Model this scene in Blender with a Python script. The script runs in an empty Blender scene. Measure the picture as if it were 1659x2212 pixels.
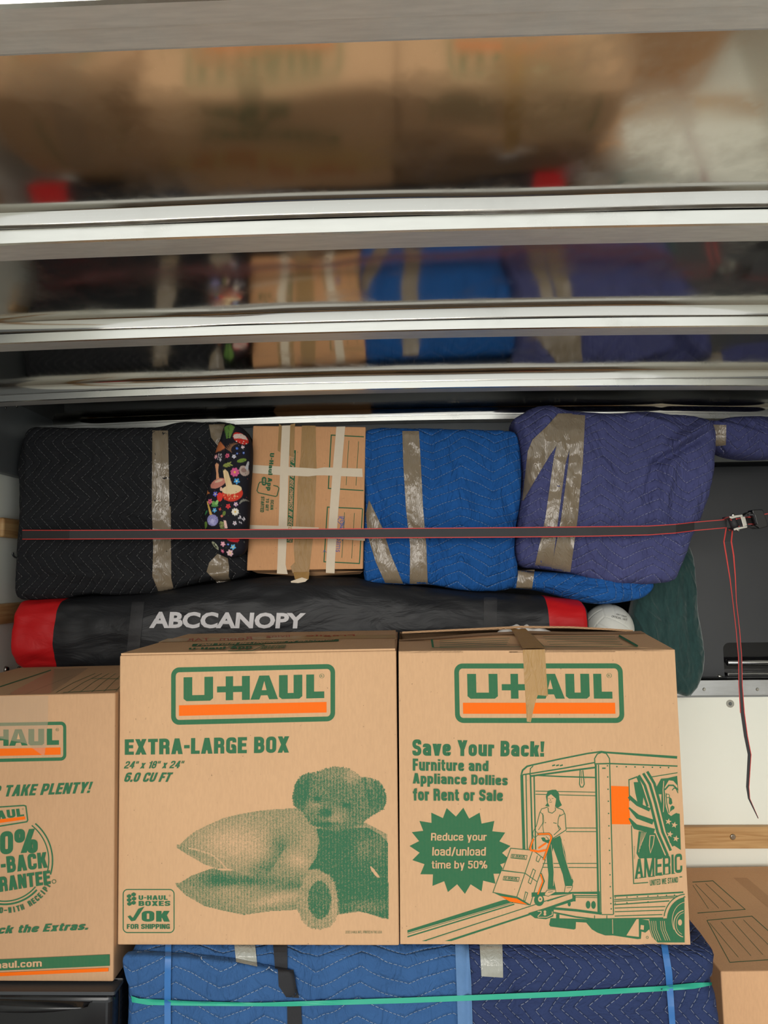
import bpy, bmesh, math, random
import numpy as np
from mathutils import Vector, noise, Matrix
from mathutils.bvhtree import BVHTree
from mathutils.geometry import tessellate_polygon
random.seed(7)
SC = bpy.context.scene
COL = SC.collection
# ------------------------------------------------------------------ camera
CZ = 1.7                       # height of the lens above the truck bed
F = 1450.0                     # focal length in pixels of a 1659 px wide frame
PITCH, YAW, ROLL = math.radians(5.03), math.radians(1.54), math.radians(-0.735)
cp, sp, cy_, sy_, cr, sr = math.cos(PITCH), math.sin(PITCH), math.cos(YAW), math.sin(YAW), math.cos(ROLL), math.sin(ROLL)
FWD = Vector((-sy_*cp, cy_*cp, sp)); _r = Vector((cy_, sy_, 0)); _u = _r.cross(FWD)
RIGHT = cr*_r + sr*_u; UP = -sr*_r + cr*_u
CAM = Vector((0, 0, CZ))
cam = bpy.data.objects.new('camera', bpy.data.cameras.new('camera')); COL.objects.link(cam)
cam.data.sensor_fit = 'HORIZONTAL'; cam.data.sensor_width = 36; cam.data.lens = F*36/1659
cam.data.clip_start = .01
cam.matrix_world = Matrix(((RIGHT.x, UP.x, -FWD.x, 0), (RIGHT.y, UP.y, -FWD.y, 0), (RIGHT.z, UP.z, -FWD.z, CZ), (0, 0, 0, 1)))
SC.camera = cam
# ------------------------------------------------------------------ world, light, exposure
W = bpy.data.worlds.new('sky'); SC.world = W; W.use_nodes = True
wn = W.node_tree; wn.nodes.clear()
wo = wn.nodes.new('ShaderNodeOutputWorld'); bg = wn.nodes.new('ShaderNodeBackground')
tc = wn.nodes.new('ShaderNodeTexCoord'); sx = wn.nodes.new('ShaderNodeSeparateXYZ'); cr_ = wn.nodes.new('ShaderNodeValToRGB')
wn.links.new(tc.outputs['Generated'], sx.inputs[0]); wn.links.new(sx.outputs['Z'], cr_.inputs[0])
cr_.color_ramp.elements[0].position = 0.0; cr_.color_ramp.elements[0].color = (1.0, .98, .94, 1)
cr_.color_ramp.elements[1].position = .8; cr_.color_ramp.elements[1].color = (.80, .90, 1.0, 1)
wn.links.new(cr_.outputs[0], bg.inputs[0]); bg.inputs[1].default_value = 1.65
wn.links.new(bg.outputs[0], wo.inputs[0])
SUN = bpy.data.objects.new('sun', bpy.data.lights.new('sun', 'SUN')); COL.objects.link(SUN)
SUN.data.energy = 1.9; SUN.data.angle = math.radians(38); SUN.data.color = (1, .95, .87)
SUN.rotation_euler = Vector((.18, 1, -.13)).to_track_quat('-Z', 'Y').to_euler()
vs = SC.view_settings; vs.view_transform = 'Standard'; vs.look = 'None'; vs.gamma = 1; vs.use_curve_mapping = False
vs.exposure = 0.0
SC.cycles.max_bounces = 10; SC.cycles.glossy_bounces = 6

# ------------------------------------------------------------------ pixel rays -> points on real planes
def ray(px, py): return FWD + (px-829.5)/F*RIGHT - (py-1106)/F*UP
def P(px, py, Y):
    d = ray(px, py); return CAM + d*(Y/d.y)
def PZ(px, py, z):
    d = ray(px, py); return CAM + d*((z-CZ)/d.z)

# ------------------------------------------------------------------ object helpers
def link(name, me, mats=None, parent=None):
    o = bpy.data.objects.new(name, me); COL.objects.link(o)
    if mats is not None:
        for m in (mats if isinstance(mats, (list, tuple)) else [mats]): me.materials.append(m)
    if parent is not None: o.parent = parent
    return o
def thing(name, label, cat, group=None, loc=(0, 0, 0)):
    o = bpy.data.objects.new(name, None); COL.objects.link(o); o.location = loc; o.empty_display_size = .05
    o['label'] = label; o['category'] = cat
    if group: o['group'] = group
    bpy.context.view_layer.update()
    return o
def adopt(parent, ch):
    ch.parent = parent; ch.matrix_parent_inverse = parent.matrix_world.inverted(); return ch
def struct(o): o['kind'] = 'structure'; return o
def mesh(name, verts, faces, mats=None, parent=None, smooth=False, midx=None):
    me = bpy.data.meshes.new(name); me.from_pydata([tuple(v) for v in verts], [], faces); me.update()
    o = link(name, me, mats)
    if parent is not None: adopt(parent, o)
    if smooth: me.polygons.foreach_set('use_smooth', [True]*len(me.polygons))
    if midx: me.polygons.foreach_set('material_index', midx)
    return o
def recalc(o):
    bm = bmesh.new(); bm.from_mesh(o.data); bmesh.ops.recalc_face_normals(bm, faces=bm.faces); bm.to_mesh(o.data); bm.free()
def bevel(o, w, seg=2):
    bm = bmesh.new(); bm.from_mesh(o.data)
    bmesh.ops.bevel(bm, geom=bm.edges[:], offset=w, segments=seg, profile=.5, affect='EDGES')
    bm.to_mesh(o.data); bm.free(); return o
BOXF = [(0, 1, 2, 3), (7, 6, 5, 4), (0, 4, 5, 1), (1, 5, 6, 2), (2, 6, 7, 3), (3, 7, 4, 0)]
def box(name, x0, x1, y0, y1, z0, z1, mat, parent=None, bev=0, seg=2):
    v = [(x0, y0, z0), (x1, y0, z0), (x1, y0, z1), (x0, y0, z1), (x0, y1, z0), (x1, y1, z0), (x1, y1, z1), (x0, y1, z1)]
    o = mesh(name, v, BOXF, mat, parent); recalc(o)
    if bev: bevel(o, bev, seg)
    return o
def cyl(name, a, b, r, mat, parent=None, n=20, r2=None, bev=0):
    a, b = Vector(a), Vector(b); d = (b-a).normalized(); q = d.to_track_quat('Z', 'Y'); r2 = r if r2 is None else r2
    v = []; 
    for c, rr in ((a, r), (b, r2)):
        for i in range(n):
            t = 2*math.pi*i/n; v.append(c + q @ Vector((rr*math.cos(t), rr*math.sin(t), 0)))
    f = [(i, (i+1) % n, n+(i+1) % n, n+i) for i in range(n)] + [tuple(range(n))[::-1], tuple(range(n, 2*n))]
    o = mesh(name, v, f, mat, parent)
    if bev: bevel(o, bev)
    for p in o.data.polygons: p.use_smooth = len(p.vertices) == 4
    return o

# ------------------------------------------------------------------ material helpers
class NT:
    def __init__(s, name):
        s.m = bpy.data.materials.new(name); s.m.use_nodes = True; s.t = s.m.node_tree
        s.b = s.t.nodes['Principled BSDF']
    def n(s, typ, **kw):
        nd = s.t.nodes.new(typ)
        for k, v in kw.items():
            if k in nd.inputs: s.set(nd.inputs[k], v)
            else: setattr(nd, k, v)
        return nd
    def set(s, inp, v):
        if isinstance(v, bpy.types.NodeSocket): s.t.links.new(v, inp)
        else: inp.default_value = v
    def math(s, op, a, b=0.0, c=None):
        nd = s.t.nodes.new('ShaderNodeMath'); nd.operation = op
        s.set(nd.inputs[0], a); s.set(nd.inputs[1], b)
        if c is not None: s.set(nd.inputs[2], c)
        return nd.outputs[0]
    def mix(s, f, a, b):
        nd = s.t.nodes.new('ShaderNodeMix'); nd.data_type = 'RGBA'
        s.set(nd.inputs[0], f)
        for i, v in ((6, a), (7, b)):
            s.set(nd.inputs[i], v if isinstance(v, bpy.types.NodeSocket) else (*v[:3], 1))
        return nd.outputs[2]
    def noise(s, vec, scale, detail=3, rough=.5):
        nd = s.n('ShaderNodeTexNoise'); nd.inputs['Scale'].default_value = scale; nd.inputs['Detail'].default_value = detail
        nd.inputs['Roughness'].default_value = rough
        if vec is not None: s.set(nd.inputs['Vector'], vec)
        return nd.outputs[0]
    def co(s, sc=(1, 1, 1), kind='Object'):
        t = s.n('ShaderNodeTexCoord'); mp = s.n('ShaderNodeMapping'); mp.inputs['Scale'].default_value = sc
        s.t.links.new(t.outputs[kind], mp.inputs[0]); return mp.outputs[0]
    def ramp(s, f, lo, hi, a=0.0, b=1.0):
        nd = s.n('ShaderNodeMapRange'); s.set(nd.inputs[0], f)
        nd.inputs[1].default_value = lo; nd.inputs[2].default_value = hi; nd.inputs[3].default_value = a; nd.inputs[4].default_value = b
        return nd.outputs[0]
    def bump(s, h, strength=.3, dist=.002, normal=None):
        nd = s.n('ShaderNodeBump'); nd.inputs['Strength'].default_value = strength; nd.inputs['Distance'].default_value = dist
        s.set(nd.inputs['Height'], h)
        if normal is not None: s.set(nd.inputs['Normal'], normal)
        s.set(s.b.inputs['Normal'], nd.outputs[0]); return nd.outputs[0]
    def out(s, color=None, rough=None, metal=None, spec=None, **kw):
        if color is not None: s.set(s.b.inputs['Base Color'], color if isinstance(color, bpy.types.NodeSocket) else (*color[:3], 1))
        if rough is not None: s.set(s.b.inputs['Roughness'], rough)
        if metal is not None: s.set(s.b.inputs['Metallic'], metal)
        if spec is not None: s.set(s.b.inputs['Specular IOR Level'], spec)
        for k, v in kw.items(): s.set(s.b.inputs[k], v)
        return s.m
def L(r, g, b):   # sRGB 0-255 -> linear
    f = lambda c: c/12.92 if c <= .04045 else ((c+.055)/1.055)**2.4
    return (f(r/255), f(g/255), f(b/255))
def plain(name, col, rough=.6, metal=0.0, var=.08, scale=30, bump=0, bscale=200, spec=.5):
    t = NT(name); c = t.co(); n = t.noise(c, scale)
    k = [max(0, x*(1-var)) for x in col]; h = [min(1, x*(1+var)) for x in col]
    if bump: t.bump(t.noise(c, bscale, 4), bump, .001)
    return t.out(t.mix(n, k, h), rough, metal, spec)

CARD = L(200, 160, 121)
def cardboard(name, base=CARD, corr=1.0):
    t = NT(name); c = t.co(); big = t.noise(c, 5, 3); fine = t.noise(t.co((1, 1, .25)), 260, 3)
    sep = t.n('ShaderNodeSeparateXYZ'); t.set(sep.inputs[0], c)
    wv = t.math('SINE', t.math('MULTIPLY', sep.outputs[0], 2*math.pi/.0078))
    wv = t.math('MULTIPLY', wv, t.ramp(t.noise(c, 7, 2), .35, .65, .2, 1.0))
    a = t.mix(big, [x*.93 for x in base], [min(1, x*1.05) for x in base])
    a = t.mix(t.ramp(fine, .35, .7, 0, .22), a, [x*.72 for x in base])
    a = t.mix(t.ramp(wv, -1, 1, 0, .05*corr), a, [x*.7 for x in base])
    sp_ = t.noise(c, 150, 2)
    a = t.mix(t.ramp(sp_, .74, .78, 0, .7), a, [x*.25 for x in base])
    t.bump(t.math('ADD', t.math('MULTIPLY', wv, .5), t.noise(c, 300, 3)), .22*corr, .0006)
    return t.out(a, .78, 0, .25)
M_CARD = cardboard('cardboard'); M_CARDDARK = cardboard('cardboard_fold_and_shade', [x*.62 for x in CARD], .3)  # darker board: brown fold strip, and shade put into the back flap
M_CARD2 = cardboard('cardboard_brown', L(196, 152, 112))
def ink(name, col):
    t = NT(name); c = t.co(); sep = t.n('ShaderNodeSeparateXYZ'); t.set(sep.inputs[0], c)
    wv = t.math('SINE', t.math('MULTIPLY', sep.outputs[0], 2*math.pi/.0078))
    n = t.noise(c, 180, 3)
    f = t.math('ADD', t.ramp(n, .3, .75, 0, .12), t.ramp(wv, -1, 1, 0, .06))
    return t.out(t.mix(f, col, [a*.85+b*.15 for a, b in zip(col, CARD)]), .6, 0, .15)
M_GREEN = ink('green_print', L(46, 101, 68)); M_ORANGE = ink('orange_print', L(232, 102, 4))
M_PRINTTAN = M_CARD
M_RED_PEN = plain('red_marker', L(175, 62, 30), .5); M_BLUE_PEN = plain('blue_marker', L(70, 80, 150), .5)

def quilt(name, col, spacing, per, amp, axis='x', rot=0.0, warp=.01, stitch=(.62, .66, .72), wr=.9, dash=.0085, sheen=.0, lw=.00062):
    """axis 'x': chevron lines run along x; 'z': lines run along z. UV = metres on the blanket."""
    t = NT(name); uv = t.n('ShaderNodeUVMap'); mp = t.n('ShaderNodeMapping'); mp.inputs['Rotation'].default_value = (0, 0, rot)
    t.t.links.new(uv.outputs[0], mp.inputs[0]); c = mp.outputs[0]
    wnz = t.n('ShaderNodeTexNoise'); wnz.inputs['Scale'].default_value = 5; wnz.inputs['Detail'].default_value = 2; t.set(wnz.inputs['Vector'], c)
    vm = t.n('ShaderNodeVectorMath', operation='MULTIPLY_ADD'); t.set(vm.inputs[0], wnz.outputs[1]); vm.inputs[1].default_value = (warp*4,)*3; t.set(vm.inputs[2], c)
    sep = t.n('ShaderNodeSeparateXYZ'); t.set(sep.inputs[0], vm.outputs[0])
    u, v = (sep.outputs[0], sep.outputs[1]) if axis == 'x' else (sep.outputs[1], sep.outputs[0])
    tri = t.math('MULTIPLY', t.math('ABSOLUTE', t.math('SUBTRACT', t.math('FRACT', t.math('DIVIDE', u, per)), .5)), 2*amp)
    s = t.math('DIVIDE', t.math('ADD', v, tri), spacing)
    d = t.math('ABSOLUTE', t.math('SUBTRACT', t.math('FRACT', s), .5))       # 0 on the line
    line = t.math('LESS_THAN', d, lw/spacing)
    dsh = t.math('LESS_THAN', t.math('FRACT', t.math('DIVIDE', u, dash)), .68)
    mask = t.math('MULTIPLY', line, dsh)
    big = t.noise(c, 9, 4, .6); fz = t.noise(c, 900, 2)
    a = t.mix(big, [x*.78 for x in col], [min(1, x*1.18) for x in col])
    a = t.mix(t.ramp(fz, .5, .75, 0, .22), a, [min(1, x*1.6+.01) for x in col])
    a = t.mix(t.math('MULTIPLY', mask, .85), a, stitch)
    puff = t.math('POWER', t.ramp(d, 0, .16), .5)
    cre = t.n('ShaderNodeTexNoise'); cre.inputs['Scale'].default_value = 26; cre.inputs['Detail'].default_value = 4; cre.inputs['Distortion'].default_value = 1.6
    mp2 = t.n('ShaderNodeMapping'); mp2.inputs['Scale'].default_value = (1, .45, 1) if axis == 'x' else (.6, 1, 1); t.t.links.new(uv.outputs[0], mp2.inputs[0]); t.set(cre.inputs['Vector'], mp2.outputs[0])
    ridge = t.math('SUBTRACT', 1, t.math('ABSOLUTE', t.math('MULTIPLY', t.math('SUBTRACT', cre.outputs[0], .5), 5)))
    h = t.math('ADD', t.math('MULTIPLY', puff, .8), t.math('MULTIPLY', ridge, wr))
    t.bump(h, .9, .0045)
    m = t.out(a, .88, 0, .2)
    if sheen: t.b.inputs['Sheen Weight'].default_value = sheen
    return m
Q_BLACK = quilt('black_quilted_fabric', L(34, 35, 38), .030, .118, .058, 'z', 0, .006, (.34, .34, .34), .5)
Q_BLUE = quilt('blue_quilted_fabric', L(30, 88, 158), .029, .185, .040, 'x', .06, .014, (.36, .48, .68), 1.0)
Q_BLUE2 = quilt('blue_quilted_roll', L(30, 88, 158), .034, .12, .05, 'z', .5, .012, (.36, .48, .68), 1.0)
Q_NAVY = quilt('navy_quilted_fabric', L(76, 80, 126), .028, .17, .052, 'x', .10, .016, (.42, .44, .62), .9)
Q_NAVY2 = quilt('navy_quilted_roll', L(72, 76, 122), .028, .12, .06, 'x', .0, .014, (.42, .44, .62), .9)
Q_LOWBLUE = quilt('mid_blue_quilted_fabric', L(50, 86, 132), .032, .19, .042, 'x', .02, .012, (.60, .66, .74), .7, lw=.00042)
Q_LOWNAVY = quilt('dark_navy_quilted_fabric', L(42, 54, 90), .028, .14, .07, 'z', 0, .012, (.60, .64, .74), .6, lw=.0005)

def pvc_tape(name, col, alpha=1.0, rough=.16):
    t = NT(name); c = t.co((1, 1, .3)); n = t.n('ShaderNodeTexNoise'); n.inputs['Scale'].default_value = 55; n.inputs['Detail'].default_value = 3; n.inputs['Distortion'].default_value = 2.0
    t.set(n.inputs['Vector'], c)
    r = t.math('ABSOLUTE', t.math('SUBTRACT', n.outputs[0], .5))
    t.bump(r, .8, .004)
    return t.out(t.mix(t.noise(t.co(), 14), [x*.9 for x in col], [x*1.1 for x in col]), rough, 0, .6)
M_TAPE = pvc_tape('brown_packing_tape', L(134, 120, 100)); M_TAPE2 = pvc_tape('dark_brown_paper_tape', L(160, 122, 66), rough=.5)
M_CLEAR = pvc_tape('silvery_clear_tape', L(150, 150, 140), rough=.12)
M_MASK = plain('masking_tape', L(222, 206, 182), .7, 0, .04, 60, .2, 250)
M_SEAM = plain('yellowed_box_tape', L(186, 150, 96), .4, 0, .06, 40)

# ---- metals
def aluminium(name, base, rough, streak=.0, dirt=.4, metal=1.0):
    t = NT(name); c = t.co((.12, 1, 1)); st = t.noise(c, 160, 3)
    sm = t.noise(t.co(), 6, 5, .65); fine = t.noise(t.co(), 420, 2)
    f = t.math('MULTIPLY', t.ramp(sm, .5, .72), dirt)
    col = t.mix(f, base, [x*.8 for x in base]); col = t.mix(t.ramp(fine, .68, .74, 0, .35), col, (.85, .85, .85))
    if streak: col = t.mix(t.ramp(st, .35, .65, 0, streak), col, [x*.6 for x in base])
    ro = t.math('ADD', rough, t.math('MULTIPLY', f, .35))
    t.bump(t.noise(t.co(), 4.0, 2), .12, .01)
    return t.out(col, ro, metal)
M_SKIN = aluminium('polished_aluminium_skin', L(206, 203, 196), .10)
M_BOW = aluminium('mill_aluminium_bow', L(232, 230, 224), .5, .25, metal=.75)
M_BOWF = aluminium('mill_aluminium_bow_face', L(228, 226, 218), .22, .1)
M_RAILAL = aluminium('aluminium_rail', L(196, 198, 200), .3, .2)
M_DARKRAIL = plain('grey_reflection_rail', L(98, 102, 104), .45, .3)  # the dark that the aluminium reflects is put into this grey
M_GAP = plain('black_gap_shade', (.006, .006, .006), .8)  # black for the shade strips drawn behind the roof lips
M_STEEL = plain('zinc_steel', L(190, 188, 180), .25, 1.0)
def frp():
    t = NT('white_wall_panel'); c = t.co(); t.bump(t.noise(c, 9, 2), .06, .01)
    return t.out(t.mix(t.noise(c, 3), L(232, 234, 222), L(238, 240, 230)), .12, 0, .5)
M_WALL = frp()
def wood():
    t = NT('pine_rail'); n = t.n('ShaderNodeTexNoise'); n.inputs['Scale'].default_value = 12; n.inputs['Detail'].default_value = 5; n.inputs['Distortion'].default_value = 1.5
    t.set(n.inputs['Vector'], t.co((.35, .35, 5)))
    t.bump(n.outputs[0], .2, .001)
    return t.out(t.mix(t.ramp(n.outputs[0], .35, .65), L(196, 158, 108), L(170, 128, 80)), .45, 0, .4)
M_WOOD = wood()
M_BEDFLOOR = plain('truck_bed_planks', L(120, 104, 88), .7, 0, .2, 12)
M_GROUND = plain('pale_concrete', L(216, 212, 204), .9, 0, .1, 3)
M_ATTIC = plain('attic_lining_shade', L(70, 72, 74), .6)  # dark grey stands for the dimness of the closed attic
M_BLACKP = plain('matte_black_plastic', L(55, 57, 60), .42, 0, .1, 8, .08, 700)
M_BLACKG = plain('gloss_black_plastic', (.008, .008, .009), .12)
M_CHROME = plain('chrome', (.8, .8, .8), .12, 1.0)
M_BAG = None
def bagfabric(name, col, wr=1.0, rough=.5):
    t = NT(name); c = t.co((1, 1, 1.0)); n = t.n('ShaderNodeTexNoise'); n.inputs['Scale'].default_value = 9; n.inputs['Detail'].default_value = 5; n.inputs['Distortion'].default_value = .8
    t.set(n.inputs['Vector'], t.co((.6, 1, 1.6)))
    t.bump(n.outputs[0], .8*wr, .012)
    return t.out(t.mix(t.noise(t.co(), 700, 1), [x*.85 for x in col], [min(1, x*1.15) for x in col]), rough, 0, .35)
M_BAG = bagfabric('black_polyester', L(30, 31, 34)); M_BAGRED = bagfabric('red_polyester', L(196, 18, 24), .8)
M_WHITETXT = plain('white_screen_print', L(205, 203, 205), .5)
def velvet():
    t = NT('green_velvet'); n = t.noise(t.co((1, 1, .3)), 60, 5, .7)
    t.bump(t.noise(t.co((1, 1, .4)), 120, 4), .5, .003)
    m = t.out(t.mix(t.ramp(n, .3, .7), L(24, 52, 52), L(44, 76, 74)), .8, 0, .2); t.b.inputs['Sheen Weight'].default_value = .5; return m
M_VELVET = velvet()
M_STRAP = plain('black_webbing', L(44, 44, 46), .6, 0, .1, 60, .5, 900); M_STRAPRED = plain('red_webbing_edge', L(206, 62, 56), .6, 0, .1, 300)
M_BANDTEAL = plain('teal_rubber_band', L(46, 160, 132), .45, 0, .04, 40); M_BANDBLUE = plain('blue_rubber_band', L(44, 102, 164), .45, 0, .04, 40)
M_HEMBLACK = plain('black_binding', L(30, 30, 33), .8, 0, .2, 80, .5, 500); M_HEMBLUE = plain('light_blue_binding', L(84, 120, 162), .8, 0, .08, 80, .5, 500)
M_BALL = plain('white_leather_ball', L(214, 214, 206), .5, 0, .03, 20, .3, 500)
M_CLOTH = plain('white_cloth', L(225, 225, 222), .85, 0, .03, 20, .4, 80)
M_BLACKTXT = plain('black_ink', (.015, .015, .015), .5)

# ================================================================== TRUCK SHELL
YB = .05; YF = 2.36; XL, XR = -1.25, 1.42; ZB = CZ+.52; CROWN = .012
bowY = [.560, .990, 1.420, 1.885, 2.300]; BW = .064
def crown(x): return -CROWN*x*x
def sheet(name, prof, x0, x1, nx, mat, parent=None, wav=0.0, midx=None, smooth=True):
    v = []; f = []; n = len(prof); mi = []
    for i in range(nx+1):
        x = x0+(x1-x0)*i/nx
        for (y, z) in prof:
            w = wav*noise.noise(Vector((x*2.2, y*3.1, 7.3))) if wav else 0
            v.append((x, y, z+crown(x)+w))
    for i in range(nx):
        for j in range(n-1):
            f.append((i*n+j, i*n+j+1, (i+1)*n+j+1, (i+1)*n+j)); mi.append(midx[j] if midx else 0)
    return mesh(name, v, f, mat, parent, smooth, mi)
SKINZ = CZ+.548
slopes = [(.03, .03), (.092, .030), (.062, .016), (.044, .010), (.03, .01)]
ceil_prof = []
vv = []; ff = []; NX = 90
def skin_profile(ya, yb_, s0, s1):
    pr = []; n = 26; yc = yb_-.028; Ls = yc-ya
    z = 0; zs = [0.0]; ys = [ya]
    for i in range(1, n+1):
        s = s0+(s1-s0)*(i-.5)/n; z -= s*Ls/n; zs.append(z); ys.append(ya+Ls*i/n)
    off = SKINZ-zs[-1]+.008
    pr = [(y, zz+off) for y, zz in zip(ys, zs)]
    pr.append(pr[-1])
    for k in range(12):      # crisp bend, then a short lip curling down to the bow
        a = math.radians(47+36*(k+.5)/12); y0, z0 = pr[-1]; pr.append((y0+.0236/12*math.cos(a), z0-.0236/12*math.sin(a)))
    return pr
ends = [YB]+[b+BW for b in bowY[:-1]]
V, Fc = [], []
for k in range(5):
    pr = skin_profile(ends[k], bowY[k], *slopes[k]); base = len(V); n = len(pr)
    for i in range(NX+1):
        x = XL+(XR-XL)*i/NX
        for j, (y, z) in enumerate(pr):
            w = (.0048*noise.noise(Vector((x*1.7, y*2.3, 7.3+k)))+.0014*noise.noise(Vector((x*5, y*6, 2.3+k))))*max(.35, math.sin(math.pi*min(1, j/26)))+.0018*noise.noise(Vector((x*3.1, 4, k)))
            if k == 2 and j > 28: w += .0045*max(0, noise.noise(Vector((x*4.2, 3, 1)))-.05)*max(0, min(1, -x*2+.6))*(j-28)/10
            if k == 3 and j > 28: w += .003*math.exp(-((x+.65)/.3)**2)*(j-28)/10
            V.append((x, y, z+crown(x)+w))
    for i in range(NX):
        for j in range(n-1):
            if pr[j] == pr[j+1]: continue
            Fc.append((base+i*n+j, base+i*n+j+1, base+(i+1)*n+j+1, base+(i+1)*n+j))
struct(mesh('ceiling', V, Fc, M_SKIN, None, True))
struct(box('trim_1', XL, XR, YB, 3.3, CZ+.64, CZ+.66, M_DARKRAIL))     # added unseen roof plate, blocks light leaking in over the skin
for k, b in enumerate(bowY):
    e = b+BW
    fx = .0175*math.tan(math.radians((22, 22, 18, 14, 11)[k]))
    pr = [(b-.001, CZ+.560), (b-fx, ZB+.0200), (b-fx-.0003, ZB+.0190), (b, ZB+.0015), (b+.004, ZB), (b+.030, ZB+.0005), (b+.032, ZB+.003), (b+.036, ZB+.003), (e-.004, ZB+.0035), (e, ZB+.005), (e, CZ+.60)]
    mi = [1, 1, 1, 1, 0, 0, 0, 0, 0, 0]
    o = struct(sheet('trim_%d' % (k+2), pr, XL, XR, 60, [M_BOW, M_BOWF], None, 0, mi, False))
    g = sheet('gap_shade', [(b-fx-.002, ZB+.0196), (b-fx-.002, ZB+.024), (b-fx-.001, ZB+.050)], XL, XR, 60, M_GAP, o, 0, None, False)  # black strip put in as the shade line at the bow
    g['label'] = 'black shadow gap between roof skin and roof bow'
# walls
struct(box('wall_left', XL-.03, XL, YB, YF, 0, CZ+.62, M_WALL))
struct(box('wall_right', XR, XR+.03, YB, YF, 0, CZ+.62, M_WALL))
struct(box('floor', XL, XR, YB, YF+.03, -.04, 0, M_BEDFLOOR))
ZA = CZ-.384    # attic floor height
struct(box('wall_front', XL, XR, YF, YF+.03, 0, ZA-.058, M_WALL))
M_TRIMG = plain('dull_aluminium_edge', L(150, 152, 148), .5, .3)
tr = struct(box('trim_7', XL, XR, YF-.004, YF+.03, ZA-.052, ZA, M_RAILAL, None, .0015))
for px in (1521, 1636):
    c = P(px, 1489, YF-.004); s = cyl('rivet', c, c+Vector((0, -.003, 0)), .0058, M_STEEL, tr, 14, .004)
c = P(1577, 1520, YF); adopt(tr, cyl('bolt_washer', c, c+Vector((0, -.002, 0)), .013, M_STEEL, None, 24)); adopt(tr, cyl('bolt_head', c, c+Vector((0, -.005, 0)), .007, M_DARKRAIL, None, 14, .004))
# header over the attic, dark upper side rail
struct(box('trim_8', XL, XR, YF, YF+.03, CZ+.385, CZ+.62, M_DARKRAIL))
struct(box('trim_9', XL, XR, YF-.012, YF, CZ+.365, CZ+.390, M_TRIMG))
struct(box('trim_10', XL, XL+.035, YB, YF, CZ+.315, CZ+.60, M_DARKRAIL, None, .006))
struct(box('trim_11', XR-.035, XR, YB, YF, CZ+.315, CZ+.60, M_DARKRAIL, None, .006))
for (px, py) in ((15, 871), (36, 878), (12, 881)):
    d = ray(px, py); c = CAM+d*((XL+.035)/d.x); struct(cyl('rail_rivet', c, c+Vector((.002, 0, 0)), .0045, M_STEEL, None, 12, .003))
# attic over the cab
struct(box('floor_attic', XL, XR, YF, 3.3, ZA-.03, ZA, M_ATTIC)); struct(box('wall_attic', XL, XR, 3.3, 3.33, ZA-.03, CZ+.62, M_ATTIC))
struct(box('wall_attic_left', XL-.03, XL, YF, 3.3, ZA-.03, CZ+.62, M_ATTIC)); struct(box('wall_attic_right', XR, XR+.03, YF, 3.3, ZA-.03, CZ+.62, M_ATTIC))
# wooden tie rails
r = struct(box('trim_12', .0, XR, YF-.022, YF, P(1570, 1828, YF).z, P(1570, 1781, YF).z, M_WOOD, None, .003))
c = P(1583, 1808, YF-.022); adopt(r, cyl('screw', c, c+Vector((0, -.003, 0)), .010, M_STEEL, None, 16, .007))
def yx(px): # depth at which the left wall shows at this column near mid height
    d = ray(px, 1140); return (XL+.02)/d.x*d.y
for i, (ya, yb_, z0, z1) in enumerate(((yx(6), YF, P(25, 1162, 2.08).z, P(25, 1120, 2.08).z), (.1, YF, P(25, 1347, 2.08).z, P(25, 1303, 2.08).z))):
    r = struct(box('trim_%d' % (13+i), XL, XL+.022, ya, yb_, z0, z1, M_WOOD, None, .008, 4))
    if i: 
        c = Vector((XL+.022, 2.19, (z0+z1)/2)); adopt(r, cyl('screw', c, c+Vector((.003, 0, 0)), .008, M_STEEL, None, 14, .005))
for (px, py) in ((12, 1446), (40, 1446)):
    d = ray(px, py); t = XL/d.x; c = CAM+d*t; o = cyl('wall_bolt', c, c+Vector((.008, 0, 0)), .011, M_STEEL, None, 18, .007); struct(o)
# ground outside
struct(box('ground', -25, 25, -40, 0, -.95, -.90, M_GROUND))
struct(box('trim_20', XL-.03, XR+.03, YB-.06, YB, -.2, 0, M_RAILAL))
struct(box('trim_21', XL-.03, XR+.03, YB-.04, YB, CZ+.545, CZ+.66, M_RAILAL))

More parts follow.
